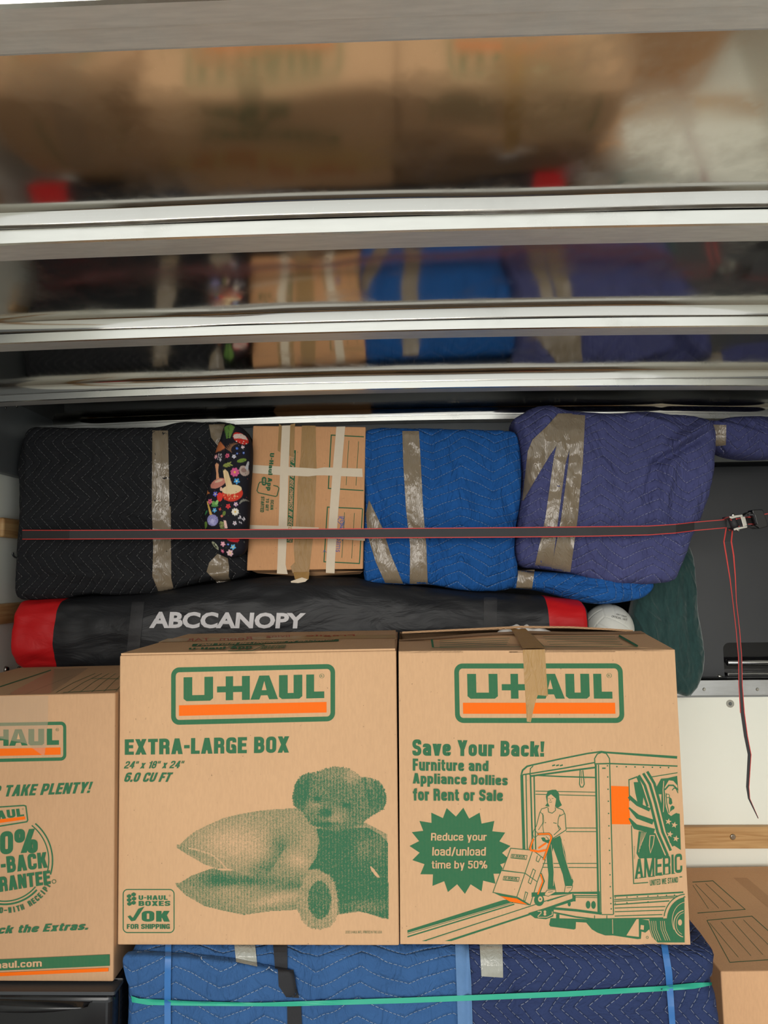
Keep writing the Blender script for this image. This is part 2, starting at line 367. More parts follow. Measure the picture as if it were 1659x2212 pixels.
# ================================================================== PRINTING
class Print:
    def __init__(s, fn, step=2.5e-5, base=2.5e-4):
        s.fn = fn; s.v = []; s.f = []; s.mi = []; s.k = 0; s.step = step; s.base = base; s.T = lambda x, y: (x, y)
    def zoom(s, ox, oy, sc): s.T = lambda x, y: (ox+x/sc, oy+y/sc)
    def add(s, pts2, tris, m):
        s.k += 1; off = s.base+s.k*s.step*.12+m[1]*s.base*1.0; b = len(s.v)
        for x, y in pts2: s.v.append(s.fn(*s.T(x, y), off))
        for t in tris: s.f.append(tuple(b+i for i in t)); s.mi.append(m[0])
    def poly(s, pts, mat=0, layer=0):
        tr = tessellate_polygon([[Vector((x, y, 0)) for x, y in pts]]); s.add(pts, tr, (mat, layer))
    def stroke(s, pts, w, mat=0, layer=0, closed=False):
        n = len(pts); A = []; 
        for i in range(n):
            p = Vector(pts[i]); a = Vector(pts[i-1]) if (i or closed) else None; c = Vector(pts[(i+1) % n]) if (i < n-1 or closed) else None
            d1 = (p-a).normalized() if a is not None and (p-a).length > 0 else None; d2 = (c-p).normalized() if c is not None and (c-p).length > 0 else None
            d1 = d1 or d2; d2 = d2 or d1; d = d1+d2
            if d.length < 1e-3: d = d1
            d.normalize(); nn = Vector((-d.y, d.x)); k = 1/max(.45, abs(nn.dot(Vector((-d1.y, d1.x)))))
            ww = w[i] if isinstance(w, (list, tuple)) else w
            A.append(tuple(p+nn*ww/2*k)); A.append(tuple(p-nn*ww/2*k))
        tri = []; m = n if closed else n-1
        for i in range(m):
            j = (i+1) % n; tri.append((2*i, 2*i+1, 2*j+1, 2*j))
        s.add(A, tri, (mat, layer))
    def circle(s, x, y, r, mat=0, layer=0, w=None, ry=None, n=28):
        ry = ry or r; pts = [(x+r*math.cos(2*math.pi*i/n), y+ry*math.sin(2*math.pi*i/n)) for i in range(n)]
        if w: s.stroke(pts, w, mat, layer, True)
        else: s.poly(pts, mat, layer)
    def text(s, body, quad, mat=0, layer=0, bold=.02, shear=0.0, space=1.0):
        """quad = TL, TR, BR, BL of the ink box."""
        cu = bpy.data.curves.new('t', 'FONT'); cu.body = body; cu.offset = bold; cu.shear = shear; cu.resolution_u = 3; cu.space_character = space
        ob = bpy.data.objects.new('t', cu); COL.objects.link(ob); bpy.context.view_layer.update()
        me = bpy.data.meshes.new_from_object(ob.evaluated_get(bpy.context.evaluated_depsgraph_get()))
        vs_ = [(v.co.x, v.co.y) for v in me.vertices]; fs = [tuple(p.vertices) for p in me.polygons]
        bpy.data.objects.remove(ob); bpy.data.curves.remove(cu); bpy.data.meshes.remove(me)
        if not vs_: return
        x0, x1 = min(v[0] for v in vs_), max(v[0] for v in vs_); y0, y1 = min(v[1] for v in vs_), max(v[1] for v in vs_)
        tl, tr_, br, bl = [Vector(q) for q in quad]; out = []
        for x, y in vs_:
            u = (x-x0)/(x1-x0); w = (y1-y)/(y1-y0)
            out.append(tuple((tl*(1-u)+tr_*u)*(1-w)+(bl*(1-u)+br*u)*w))
        s.add(out, fs, (mat, layer))
    def rect_text(s, body, x0, y0, x1, y1, tilt=0, **kw): s.text(body, ((x0, y0), (x1, y0+tilt), (x1, y1+tilt), (x0, y1)), **kw)
    def build(s, name, mats, parent, label=None):
        o = mesh(name, s.v, s.f, mats, parent, False, s.mi)
        # make every print face look outward
        bm = bmesh.new(); bm.from_mesh(o.data)
        bm.normal_update()
        for f in bm.faces:
            if f.normal.dot(CAM-f.calc_center_median()) < 0: f.normal_flip()
        bm.to_mesh(o.data); bm.free()
        if label: o['label'] = label
        return o
# ------------------------------------------------------------------ heavy condensed grotesque drawn with strokes
def glyph(c, w):
    h = w/2; W = 6.0; l, r, b, T = h, W-h, h*.9, 10-h*.9; X = 7.5-h*.9; m = 5.2
    if c.islower() or c in 'x': W = 5.6; r = W-h
    p = lambda *a, closed=False: ('p', list(a), closed); d = lambda x0, y0, x1, y1: ('d', x0, y0, x1, y1); R = lambda x0, y0, x1, y1: ('r', x0, y0, x1, y1)
    hw = w*.86; xh = 7.5
    G = {
     'A': (6.6, [d(0, 0, 3.3-h*1.1, 10), d(6.6-w*1.08, 0, 3.3-h*.98, 10), R(1.5, 2.2, 5.1, 2.2+hw*.85)]),
     'B': (W, [R(0, 0, w, 10), p((h, b), (r, b), (r, m), (h, m)), p((h, m), (r-.2, m), (r-.2, T), (h, T))]),
     'C': (W, [p((r, 6.6), (r, T), (l, T), (l, b), (r, b), (r, 3.6))]),
     'D': (W, [R(0, 0, w, 10), p((h, b), (r, b), (r, T), (h, T))]),
     'E': (5.2, [R(0, 0, w, 10), R(0, 0, 5.2, hw), R(0, 10-hw, 5.2, 10), R(0, 5-hw/2+.2, 4.8, 5+hw/2+.2)]),
     'F': (5.0, [R(0, 0, w, 10), R(0, 10-hw, 5.0, 10), R(0, 5-hw/2, 4.6, 5+hw/2)]),
     'G': (W, [p((r, 6.8), (r, T), (l, T), (l, b), (r, b), (r, 4.6), (W/2, 4.6)), R(W-w, 0, W, 3)]),
     'H': (W, [R(0, 0, w, 10), R(W-w, 0, W, 10), R(0, 5-hw/2, W, 5+hw/2)]),
     'I': (w, [R(0, 0, w, 10)]), 'J': (5, [p((5-h, 10), (5-h, b), (h, b), (h, 3))]),
     'K': (6.4, [R(0, 0, w, 10), d(w*.6, 3.6, 6.3-w*1.1, 10), d(6.4-w*1.12, 0, w*.9, 5.9)]),
     'L': (5.0, [R(0, 0, w, 10), R(0, 0, 5.0, hw)]),
     'M': (8.0, [R(0, 0, w*.9, 10), R(8-w*.9, 0, 8, 10), d(4-h, 0, 0, 10), d(4-h, 0, 8-w*.95, 10)]),
     'N': (W+.2, [R(0, 0, w*.92, 10), R(W+.2-w*.92, 0, W+.2, 10), d(W+.2-w*1.05, 0, 0, 10)]),
     'O': (W, [p((l, b), (r, b), (r, T), (l, T), closed=True)]),
     'P': (W, [R(0, 0, w, 10), p((h, 4.2), (r, 4.2), (r, T), (h, T))]),
     'R': (W+.1, [R(0, 0, w, 10), p((h, 4.8), (r, 4.8), (r, T), (h, T)), p((r-.8, 4.8), (r, 4.0), (r+.05, 0))]),
     'S': (W, [p((r, 6.9), (r, T), (l, T), (l, m+.3), (r, m-.5), (r, b), (l, b), (l, 3.1))]),
     'T': (5.6, [R(2.8-h, 0, 2.8+h, 10), R(0, 10-hw, 5.6, 10)]),
     'U': (W, [p((l, 10), (l, b), (r, b), (r, 10))]),
     'V': (6.4, [d(3.2-h*1.05, 0, 0, 10), d(3.2-h*1.05, 0, 6.4-w*1.08, 10)]),
     'W': (9, [d(2.1-h, 0, 0, 10), d(2.1-h, 0, 4.5-h, 10), d(6.9-h, 0, 4.5-h, 10), d(6.9-h, 0, 9-w, 10)]),
     'X': (6.6, [d(0, 0, 6.6-w*1.12, 10), d(6.6-w*1.12, 0, 0, 10)]),
     'Y': (6.4, [R(3.2-h, 0, 3.2+h, 4.6), d(3.2-h, 4.2, 0, 10), d(3.2-h, 4.2, 6.4-w*1.05, 10)]),
     'Z': (5.6, [R(0, 0, 5.6, hw), R(0, 10-hw, 5.6, 10), d(0, .8, 5.6-w*1.1, 9.2)]),
     '0': (5.8, [p((l, b), (5.8-h, b), (5.8-h, T), (l, T), closed=True)]),
     '1': (4.0, [R(4-w, 0, 4, 10), R(.4, 7.0, 3, 7.0+hw*.8)]),
     '2': (5.8, [p((l, 6.8), (l, T), (4.8, T), (4.8, 5.6), (l, 2.4), (l, 1)), R(0, 0, 5.8, hw)]),
     '4': (6.2, [R(5.2-w, 0, 5.2, 10), R(0, 2.2, 6.2, 2.2+hw*.9), d(0, 3.0, 5.2-w*1.2, 10)]),
     '5': (5.8, [p((l, 3), (l, b), (4.8, b), (4.8, 6.0), (l, 6.0)), R(.3, 5.2, .3+w*.9, 10), R(.3, 10-hw, 5.5, 10)]),
     '6': (5.8, [p((4.8, 7.6), (4.8, T), (l, T), (l, b), (4.8, b), (4.8, 5.9), (l, 5.9))]),
     '8': (5.8, [p((l, b), (4.8, b), (4.8, m), (l, m), closed=True), p((l+.2, m), (4.6, m), (4.6, T), (l+.2, T), closed=True)]),
     '9': (5.8, [p((l, 2.4), (l, b), (4.8, b), (4.8, T), (l, T), (l, 4.1), (4.8, 4.1))]),
     '%': (9.5, [p((.8, 5.6), (3.2, 5.6), (3.2, 9.3), (.8, 9.3), closed=True), p((6.3, .7), (8.7, .7), (8.7, 4.4), (6.3, 4.4), closed=True), d(2.4, 0, 6.0, 10)]),
     '-': (3.2, [R(0, 3.6, 3.2, 3.6+hw)]), '–': (4.5, [R(0, 3.6, 4.5, 3.6+hw*.8)]), '.': (w, [R(0, 0, w, w)]), '!': (w, [R(0, 0, w, w*.95), ('q', [(0, 10), (w, 10), (w*.82, 3.1), (w*.18, 3.1)])]),
     '?': (5.4, [p((l, 7.2), (l, T), (4.5, T), (4.5, 5.6), (2.7, 4.6), (2.7, 3)), R(2.7-h, 0, 2.7+h, w*.95)]), '/': (4.6, [d(0, -.6, 4.6-w, 10)]),
     '"': (w*1.7, [R(0, 6.6, w*.65, 10), R(w, 6.6, w*1.65, 10)]), "'": (w*.6, [R(0, 6.8, w*.6, 10)]),
     'a': (W, [p((l, 5.3), (l, X), (r, X), (r, 0)), p((r, 4.3), (l, 3.9), (l, b), (r-.3, b), (r, 1.6))]),
     'b': (W, [R(0, 0, w, 10), p((h, b), (r, b), (r, X), (h, X))]), 'c': (W-.3, [p((r-.3, 5.0), (r-.3, X), (l, X), (l, b), (r-.3, b), (r-.3, 2.6))]),
     'd': (W, [R(W-w, 0, W, 10), p((r, b), (l, b), (l, X), (r, X))]), 'e': (W, [p((l, 3.9), (r, 3.9), (r, X), (l, X), (l, b), (r, b), (r, 2.4))]),
     'f': (3.8, [p((1.9, 0), (1.9, T), (3.8, T)), R(0, xh-hw*.8, 3.8, xh)]), 'g': (W, [p((r, b+.6), (l, b+.6), (l, X), (r, X)), p((r, xh), (r, -2.2), (l, -2.2), (l, -1.4))]),
     'h': (W, [R(0, 0, w, 10), p((h, X), (r, X), (r, 0))]), 'i': (w, [R(0, 0, w, xh), R(0, 8.5, w, 10)]), 'k': (W+.2, [R(0, 0, w, 10), d(w*.6, 2.6, 5.6-w, xh), d(5.9-w*1.1, 0, w*.8, 4.8)]),
     'l': (w, [R(0, 0, w, 10)]), 'm': (9.2, [R(0, 0, w, xh), p((h, X), (4.6, X), (4.6, 0)), p((4.6, X), (9.2-h, X), (9.2-h, 0))]), 'n': (W, [R(0, 0, w, xh), p((h, X), (r, X), (r, 0))]),
     'o': (W, [p((l, b), (r, b), (r, X), (l, X), closed=True)]), 'p': (W, [R(0, -2.8, w, xh), p((h, b), (r, b), (r, X), (h, X))]), 'r': (3.9, [R(0, 0, w, xh), p((h, 5.2), (1.6, X-.1), (3.9, X-.1))]),
     's': (W-.3, [p((r-.3, 5.2), (r-.3, X), (l, X), (l, 4.2), (r-.3, 3.2), (r-.3, b), (l, b), (l, 2.2))]), 't': (3.8, [p((1.6, 9.6), (1.6, b), (3.8, b)), R(0, xh-hw*.8, 3.7, xh)]),
     'u': (W, [R(W-w, 0, W, xh), p((r, b), (l, b), (l, xh))]), 'v': (W, [d(W/2-h, 0, 0, xh), d(W/2-h, 0, W-w, xh)]),
     'x': (W, [d(0, 0, W-w*1.1, xh), d(W-w*1.1, 0, 0, xh)]), 'y': (W, [d(W/2-h, 0, 0, xh), d(W/2-h-.6, -2.8, W-w, xh)]),
    }
    return G.get(c, (2.6, []))
def roundp(pts, closed, rad):
    out = []; n = len(pts)
    for i, p in enumerate(pts):
        p = Vector(p)
        if not closed and i in (0, n-1): out.append(tuple(p)); continue
        a, c = Vector(pts[i-1])-p, Vector(pts[(i+1) % n])-p; r = min(rad, a.length*.49, c.length*.49); a.normalize(); c.normalize()
        q0, q1 = p+a*r, p+c*r
        for k in range(6):
            u = k/5; out.append(tuple(q0*(1-u)**2+p*2*u*(1-u)+q1*u*u))
    return out
class Grotesk:
    @staticmethod
    def shapes(body, w, track):
        S_ = []; x = 0
        for c in body:
            gw, prs = glyph(c, w)
            for g in prs: S_.append((x, g))
            x += gw+track
        return S_
def gtext(pr, body, quad, mat=0, layer=0, w=2.1, shear=0.0, track=.75):
    tmp = Print(lambda x, y, off: (x, y)); tmp.T = lambda x, y: (x, y)
    for x, g in Grotesk.shapes(body, w, track):
        if g[0] == 'r': tmp.poly([(x+g[1], g[2]), (x+g[3], g[2]), (x+g[3], g[4]), (x+g[1], g[4])])
        elif g[0] == 'q': tmp.poly([(x+a, b_) for a, b_ in g[1]])
        elif g[0] == 'd': ww = w*1.08; tmp.poly([(x+g[1], g[2]), (x+g[1]+ww, g[2]), (x+g[3]+ww, g[4]), (x+g[3], g[4])])
        else: tmp.stroke([(x+a, b_) for a, b_ in roundp(g[1], g[2], 1.7)], w*.92, 0, 0, g[2])
    V = [(v[0]+shear*v[1], v[1]) for v in tmp.v]
    x0, x1 = min(v[0] for v in V), max(v[0] for v in V); y0, y1 = min(v[1] for v in V), max(v[1] for v in V)
    tl, tr_, br, bl = [Vector(q) for q in quad]; k = 0
    for f in tmp.f:
        q = []
        for i in f:
            u = (V[i][0]-x0)/(x1-x0); v_ = (y1-V[i][1])/(y1-y0); q.append(tuple((tl*(1-u)+tr_*u)*(1-v_)+(bl*(1-u)+br*u)*v_))
        pr.add(q, [tuple(range(len(q)))], (mat, layer))
Print.gtext = gtext
PM = [M_GREEN, M_ORANGE, M_CARD, M_RED_PEN, M_BLUE_PEN, M_BLACKTXT]
def rrect(x0, y0, x1, y1, r, n=6, k=1):
    pts = []
    for cx, cy, a in ((x1-r, y0+r*k, -90), (x1-r, y1-r*k, 0), (x0+r, y1-r*k, 90), (x0+r, y0+r*k, 180)):
        for i in range(n+1):
            t = math.radians(a+90*i/n); pts.append((cx+r*math.cos(t), cy+r*k*math.sin(t)))
    return pts
def logo(pr, TL, TR, BR, BL, reg=True):
    """the green frame, block letters and orange bar; quad in current zoom coordinates"""
    old = pr.T; TLv, TRv, BRv, BLv = [Vector(q) for q in (TL, TR, BR, BL)]
    def T(u, v):
        p = (TLv*(1-u)+TRv*u)*(1-v)+(BLv*(1-u)+BRv*u)*v; return old(p.x, p.y)
    pr.T = T; K = 2.85
    pr.stroke(rrect(.014, .04, .986, .96, .038, 8, K), .028, 0, 0, True)
    # compensate stroke thickness being anisotropic: add horizontal bars of the right height
    for v in (.0425, .9575): pr.poly([(.05, v-.0425), (.95, v-.0425), (.95, v+.0425), (.05, v+.0425)], 0, 0)
    for (cx, cy, sx_, sy_2) in ((.05, .145, -1, -1), (.95, .145, 1, -1), (.95, .855, 1, 1), (.05, .855, -1, 1)):
        o = []; i_ = []
        for k in range(9):
            a = math.pi/2*k/8; o.append((cx+sx_*.05*math.cos(a), cy+sy_2*.145*math.sin(a))); i_.append((cx+sx_*.021*math.cos(a), cy+sy_2*.06*math.sin(a)))
        pr.poly(o+i_[::-1], 0, 0)
    g = lambda pts: pr.poly(pts, 0, 0)
    def U(x0, x1):
        s_ = .053; h = .10
        g([(x0, .175), (x0+s_, .175), (x0+s_, .49), (x1-s_, .49), (x1-s_, .175), (x1, .175), (x1, .55), (x1-.018, .592), (x0+.018, .592), (x0, .55)])
    U(.076, .256)
    g([(.280, .348), (.333, .348), (.333, .175), (.378, .175), (.378, .348), (.432, .348), (.432, .175), (.480, .175), (.480, .592), (.432, .592), (.432, .452), (.378, .452), (.378, .592), (.333, .592), (.333, .452), (.280, .452)])
    g([(.538, .175), (.598, .175), (.652, .592), (.598, .592), (.588, .52), (.548, .52), (.538, .592), (.484, .592)])
    pr.poly([(.568, .27), (.582, .43), (.553, .43)], 2, 1)
    U(.658, .800)
    g([(.824, .175), (.872, .175), (.872, .475), (.934, .475), (.934, .592), (.824, .592)])
    pr.poly([(.048, .66), (.948, .66), (.948, .845), (.048, .845)], 1, 0)
    if reg:
        n = 20; pr.stroke([(.919+.0135*math.cos(2*math.pi*i/n), .205+.0385*math.sin(2*math.pi*i/n)) for i in range(n)], .003, 0, 0, True)
        pr.text('R', ((.913, .185), (.925, .185), (.925, .228), (.913, .228)), bold=.0)
    pr.T = old

# ================================================================== CARTONS
def carton(label, quad, Y, depth, name='cardboard_box', mat=None, top=True, group='cardboard moving boxes'):
    """quad: TL TR BR BL pixels of the front face at depth Y"""
    f4 = [P(x, y, Y) for x, y in quad]
    base = (f4[2]+f4[3])/2
    t = thing(name, label, 'box', group, (base.x, Y+depth/2, min(f4[2].z, f4[3].z)))
    zt = (f4[0].z+f4[1].z)/2; zb = (f4[2].z+f4[3].z)/2
    f4[2].z = f4[3].z = zb
    b4 = [p+Vector((0, depth, 0)) for p in f4]
    v = [f4[3], f4[2], f4[1], f4[0], b4[3], b4[2], b4[1], b4[0]]
    o = mesh('body', v, BOXF, mat or M_CARD, t); recalc(o)
    if not top:
        bm = bmesh.new(); bm.from_mesh(o.data); bm.faces.ensure_lookup_table()
        ft = [f for f in bm.faces if f.calc_center_median().z > max(zt, zb)-.03]
        bmesh.ops.delete(bm, geom=ft, context='FACES'); bm.to_mesh(o.data); bm.free()
    else: bevel(o, .003, 2)
    return t, f4, b4
def frontfn(Y): return lambda px, py, off: P(px, py, Y-off)
def topfn(f4, b4):
    # plane through the carton's top
    a, b, c = f4[0], f4[1], b4[0]; n = (b-a).cross(c-a).normalized(); n = n if n.z > 0 else -n
    def fn(px, py, off):
        d = ray(px, py); t_ = (a-CAM).dot(n)/d.dot(n); return CAM+d*t_+n*off
    return fn
def flap(name, pts, th, mat, parent):
    """thin board through ordered points, thickness th downward"""
    n = len(pts); v = [Vector(p) for p in pts]+[Vector(p)-Vector((0, 0, th)) for p in pts]
    tri = tessellate_polygon([[Vector((p[0], p[1]*3+p[2], 0)) for p in pts]])
    f = [tuple(t) for t in tri]+[tuple(n+i for i in t[::-1]) for t in tri]+[(i, (i+1) % n, n+(i+1) % n, n+i) for i in range(n)]
    o = mesh(name, v, f, mat, parent); recalc(o); return o

# ---- extra large box, left
Y1 = 1.475
tb, f4, b4 = carton('large tan moving box with teddy bear picture, centre of the front row', [(258.5, 1416), (856, 1405.5), (862.5, 2042), (253, 2042.5)], Y1, .457)
for nm, (x0, x1, y0, y1) in (('flap', (0, 1, 0, .5)), ('flap', (0, 1, .505, 1))):
    a, b_, c_, d_ = f4[0], f4[1], b4[1], b4[0]
    q = lambda u, w: (a*(1-u)+b_*u)*(1-w)+(d_*(1-u)+c_*u)*w
    z = Vector((0, 0, .0045))
    flap(nm, [q(.004, y0+.004)+z, q(.996, y0+.004)+z, q(.990, y1-.003)+z, q(.5, y1)+z, q(.01, y1-.003)+z], .004, M_CARD, tb)
pr = Print(frontfn(Y1)); pr.zoom(250, 1340, 2.676)
logo(pr, (320, 273), (1268, 252), (1268, 583), (320, 605))
pr.build('logo_print', PM, tb)
pr = Print(frontfn(Y1)); pr.zoom(250, 1340, 2.676)
pr.gtext('EXTRA-LARGE BOX', ((52, 688), (1003, 670), (1001, 765), (52, 778)), w=2.4)
pr.gtext("24\" x 18\" x 24\"", ((50, 815), (398, 812), (394, 855), (46, 857)), w=2.0, shear=.25)
pr.gtext('6.0 CU FT', ((52, 880), (332, 880), (322, 934), (48, 934)), w=2.3, shear=.25)
pr.gtext('©2012 U-HAUL INT\'L. PRINTED IN THE U.S.A.', ((1328, 1796), (1540, 1796), (1540, 1810), (1328, 1810)), w=1.0)
pr.build('lettering', PM, tb)
pr = Print(frontfn(Y1)); pr.zoom(250, 1340, 2.676)
pr.stroke(rrect(43, 1556, 337, 1805, 26), 6, closed=True)
pr.gtext('U-HAUL', ((132, 1590), (300, 1590), (300, 1616), (132, 1616)), w=2.4); pr.circle(312, 1592, 4, w=1.5)
pr.gtext('BOXES', ((132, 1622), (315, 1622), (315, 1651), (132, 1651)), w=2.4)
pr.gtext('OK', ((150, 1680), (312, 1680), (312, 1742), (150, 1742)), w=2.5)
pr.gtext('FOR SHIPPING', ((64, 1756), (312, 1756), (312, 1784), (64, 1784)), w=2.2)
pr.poly([(68, 1712), (82, 1706), (98, 1722), (130, 1668), (165, 1655), (112, 1736), (90, 1740)])
for (x, y) in ((64, 1590), (90, 1580), (64, 1612), (92, 1604), (66, 1634), (90, 1628)): pr.poly([(x, y), (x+13, y-7), (x+26, y+1), (x+24, y+12), (x+12, y+17), (x, y+10)])
pr.build('shipping_badge_print', PM, tb)
# teddy bear picture: tone field of the half-tone print
SIL = {
 'pillow': [(35, 620), (60, 628), (110, 575), (185, 520), (280, 475), (380, 430), (500, 400), (650, 375), (780, 362), (900, 358), (1100, 400), (1300, 440), (1420, 462), (1585, 550), (1585, 700), (1000, 850), (420, 850), (330, 800), (240, 770), (120, 700), (40, 650)],
 'low': [(28, 905), (60, 905), (150, 850), (300, 795), (380, 815), (1000, 800), (1590, 900), (1592, 1172), (1540, 1165), (1440, 1130), (1370, 1117), (1220, 1140), (1000, 1100), (890, 1105), (720, 1115), (530, 1142), (380, 1110), (240, 1075), (110, 1000), (40, 935)],
 'head': [(890, 350), (882, 270), (905, 180), (940, 120), (985, 98), (1060, 95), (1120, 65), (1200, 52), (1290, 62), (1350, 95), (1390, 128), (1450, 132), (1520, 155), (1562, 210), (1580, 290), (1560, 360), (1500, 400), (1425, 445), (1400, 480), (1290, 510), (1200, 528), (1100, 510), (1010, 470), (960, 380)],
 'foot': [(1010, 815), (1080, 812), (1150, 845), (1195, 900), (1215, 980), (1222, 1080), (1205, 1180), (1160, 1230), (1080, 1252), (1010, 1235), (950, 1180), (920, 1100), (925, 980), (970, 870)],
}
def inside(X, Yg, poly):
    c = np.zeros(X.shape, bool); n = len(poly)
    for i in range(n):
        x1, y1 = poly[i]; x2, y2 = poly[(i+1) % n]
        if y1 == y2: continue
        cond = ((y1 > Yg) != (y2 > Yg)) & (X < (x2-x1)*(Yg-y1)/(y2-y1)+x1); c ^= cond
    return c
st = 5.0; gx = np.arange(20, 1606, st); gy = np.arange(40, 1265, st); GX, GY = np.meshgrid(gx, gy)
rng = np.random.default_rng(3); J = lambda a: rng.normal(0, a, GX.shape)
def blob2(cx, cy, rx, ry, rot=0):
    a = math.radians(rot); x = GX-cx; y = GY-cy; u = x*math.cos(a)+y*math.sin(a); w = -x*math.sin(a)+y*math.cos(a)
    return np.exp(-((u/rx)**2+(w/ry)**2))
tone = np.zeros(GX.shape)
m = inside(GX, GY, SIL['low']); tone[m] = (.58+.22*blob2(330, 870, 90, 70)+.3*blob2(520, 890, 260, 35)-.35*blob2(780, 1020, 240, 45, -12)-.16*blob2(430, 980, 150, 60)+.2*blob2(900, 930, 120, 40))[m]
m = inside(GX, GY, SIL['pillow']) & ~((GY > 800+np.clip((GX-420)*.35, 0, 95)) & (GX > 330) & (GX < 760))
tone[m] = (.50-.30*blob2(520, 620, 280, 150)-.10*blob2(350, 600, 150, 90)+.35*blob2(800, 640, 90, 110, -35)+.3*blob2(700, 790, 130, 60, -20)+.1*blob2(180, 690, 160, 30, 15))[m]
body = inside(GX, GY, [(1060, 505), (1200, 520), (1330, 500), (1450, 505), (1540, 560), (1585, 610), (1590, 1170), (1440, 1128), (1370, 1110), (1230, 1130), (1180, 900), (1080, 800), (1000, 810), (1060, 700), (1085, 600)])
tone[body] = (.93-.22*blob2(1400, 650, 70, 120)-.18*blob2(1520, 650, 60, 130)-.25*blob2(1440, 1080, 160, 50)+J(.06))[body]
arm = inside(GX, GY, [(900, 560), (980, 520), (1050, 510), (1085, 600), (1060, 720), (1000, 810), (900, 860), (780, 850), (740, 800), (800, 700), (860, 620)])
tone[arm] = (.55-.35*blob2(930, 740, 90, 60, 20)-.15*blob2(1000, 600, 60, 90)+J(.05))[arm]
m = inside(GX+J(5), GY+J(5), SIL['head'])
tone[m] = (.74+.2*blob2(930, 240, 55, 120)+.15*blob2(1520, 290, 50, 90)-.32*blob2(1330, 120, 60, 60)-.14*blob2(1180, 110, 120, 50)+.22*blob2(1180, 415, 135, 105)-.50*blob2(1190, 420, 95, 78)-.15*blob2(1030, 350, 60, 60)+.6*blob2(1138, 392, 42, 26)+.5*blob2(1065, 290, 24, 20)+.5*blob2(1280, 338, 26, 16)-.2*blob2(1065, 330, 40, 20)+.3*blob2(1150, 470, 60, 9)+.25*blob2(985, 230, 18, 110, 12)+.22*blob2(1440, 250, 16, 90, -12)+.2*blob2(1120, 480, 90, 25)-.2*blob2(1440, 180, 14, 60)+J(.07))[m]
m = inside(GX+J(4), GY+J(4), SIL['foot']); tone[m] = (.45-.15*blob2(1190, 1100, 25, 150)+J(.07))[m]
m = (((GX-1085)/85)**2+((GY-1030)/140)**2) < 1+J(.06); tone[m] = (.84+J(.08))[m]
m = inside(GX, GY, [(1455, 780), (1475, 795), (1520, 855), (1522, 868), (1500, 858), (1468, 820)]); tone[m] = 0
for pts in ([(130, 652), (200, 665), (300, 700), (360, 750), (405, 800)],):
    for i in range(len(pts)-1):
        (xa, ya), (xb, yb2) = pts[i], pts[i+1]
        for k in range(30):
            tone[(np.abs(GX-(xa+(xb-xa)*k/30)) < 4) & (np.abs(GY-(ya+(yb2-ya)*k/30)) < 4)] *= .45
tone = np.clip(tone, 0, 1)
V, Fc, idx, TV = [], [], {}, []
ny, nx = tone.shape
for j in range(ny-1):
    for i in range(nx-1):
        q = tone[j:j+2, i:i+2]
        if q.min() <= .02 and (q > .02).sum() < 3: continue
        fc = []
        for (a, b_) in ((0, 0), (1, 0), (1, 1), (0, 1)):
            k = (j+b_, i+a)
            if k not in idx:
                idx[k] = len(V); V.append(P(370+float(gx[k[1]])/3.386, 1640+float(gy[k[0]])/3.386, Y1-3e-4)); TV.append(float(tone[k]))
            fc.append(idx[k])
        Fc.append(tuple(fc[::-1]))
def tonemat():
    t = NT('halftone_green_print'); at = t.n('ShaderNodeAttribute', attribute_name='tone'); c = t.co(); sep = t.n('ShaderNodeSeparateXYZ'); t.set(sep.inputs[0], c)
    wv = t.math('SINE', t.math('MULTIPLY', sep.outputs[0], 2*math.pi/.0068))
    nz = t.noise(c, 420, 3, .7)
    f = t.math('ADD', at.outputs['Fac'], t.math('MULTIPLY', wv, .09)); f = t.math('ADD', f, t.ramp(nz, .3, .7, -.30, .30))
    f = t.ramp(f, .0, .88, 0.04, 1.0)
    t.bump(nz, .3, .001)
    return t.out(t.mix(f, CARD, L(40, 96, 64)), .6, 0, .3)
o = mesh('bear_picture', V, Fc, tonemat(), tb)
at = o.data.attributes.new('tone', 'FLOAT', 'POINT'); at.data.foreach_set('value', TV)
o['label'] = 'green halftone teddy bear lying on pillows'
# things written on its top
tf = topfn([p+Vector((0, 0, .0055)) for p in f4], [p+Vector((0, 0, .0055)) for p in b4])
pr = Print(tf, base=4e-4); pr.zoom(250, 1340, 2.676)
pr.poly([(245, 127), (300, 106), (1290, 86), (1608, 84), (1625, 103), (900, 112)], 6)
pr.k += 5
pr.text('TAR', ((540, 103), (415, 106), (410, 122), (545, 120)), mat=3, layer=1, bold=.0)
pr.text('Room', ((785, 95), (600, 100), (602, 118), (790, 113)), mat=3, layer=1, bold=.0)
pr.text('living', ((1005, 84), (870, 86), (868, 104), (1008, 102)), mat=3, layer=1, bold=.0)
pr.text('Fragile', ((1380, 82), (1100, 84), (1100, 98), (1385, 96)), mat=3, layer=1, bold=.0)
pr.build('seam_tape', PM+[M_SEAM], tb, 'yellowed tape along the seam with red handwriting')
pr = Print(tf, base=3e-4); pr.zoom(250, 1340, 2.676)
pr.poly([(445, 137), (1290, 110), (1288, 121), (440, 151)])
pr.gtext('FIND YOUR BELONGINGS IN SECONDS!', ((470, 138), (1270, 112), (1268, 120), (466, 149)), mat=2, layer=1, w=1.8, shear=.2)
pr.gtext('U-Haul App', ((425, 163), (790, 150), (785, 172), (420, 176)), w=2.2)
pr.stroke([(650, 158), (700, 150), (840, 144), (860, 148), (790, 180), (650, 182)], 4)
pr.gtext('SCAN TO GET STARTED', ((850, 150), (985, 147), (975, 167), (835, 172)), w=2.0)
pr.build('top_lettering', PM, tb)

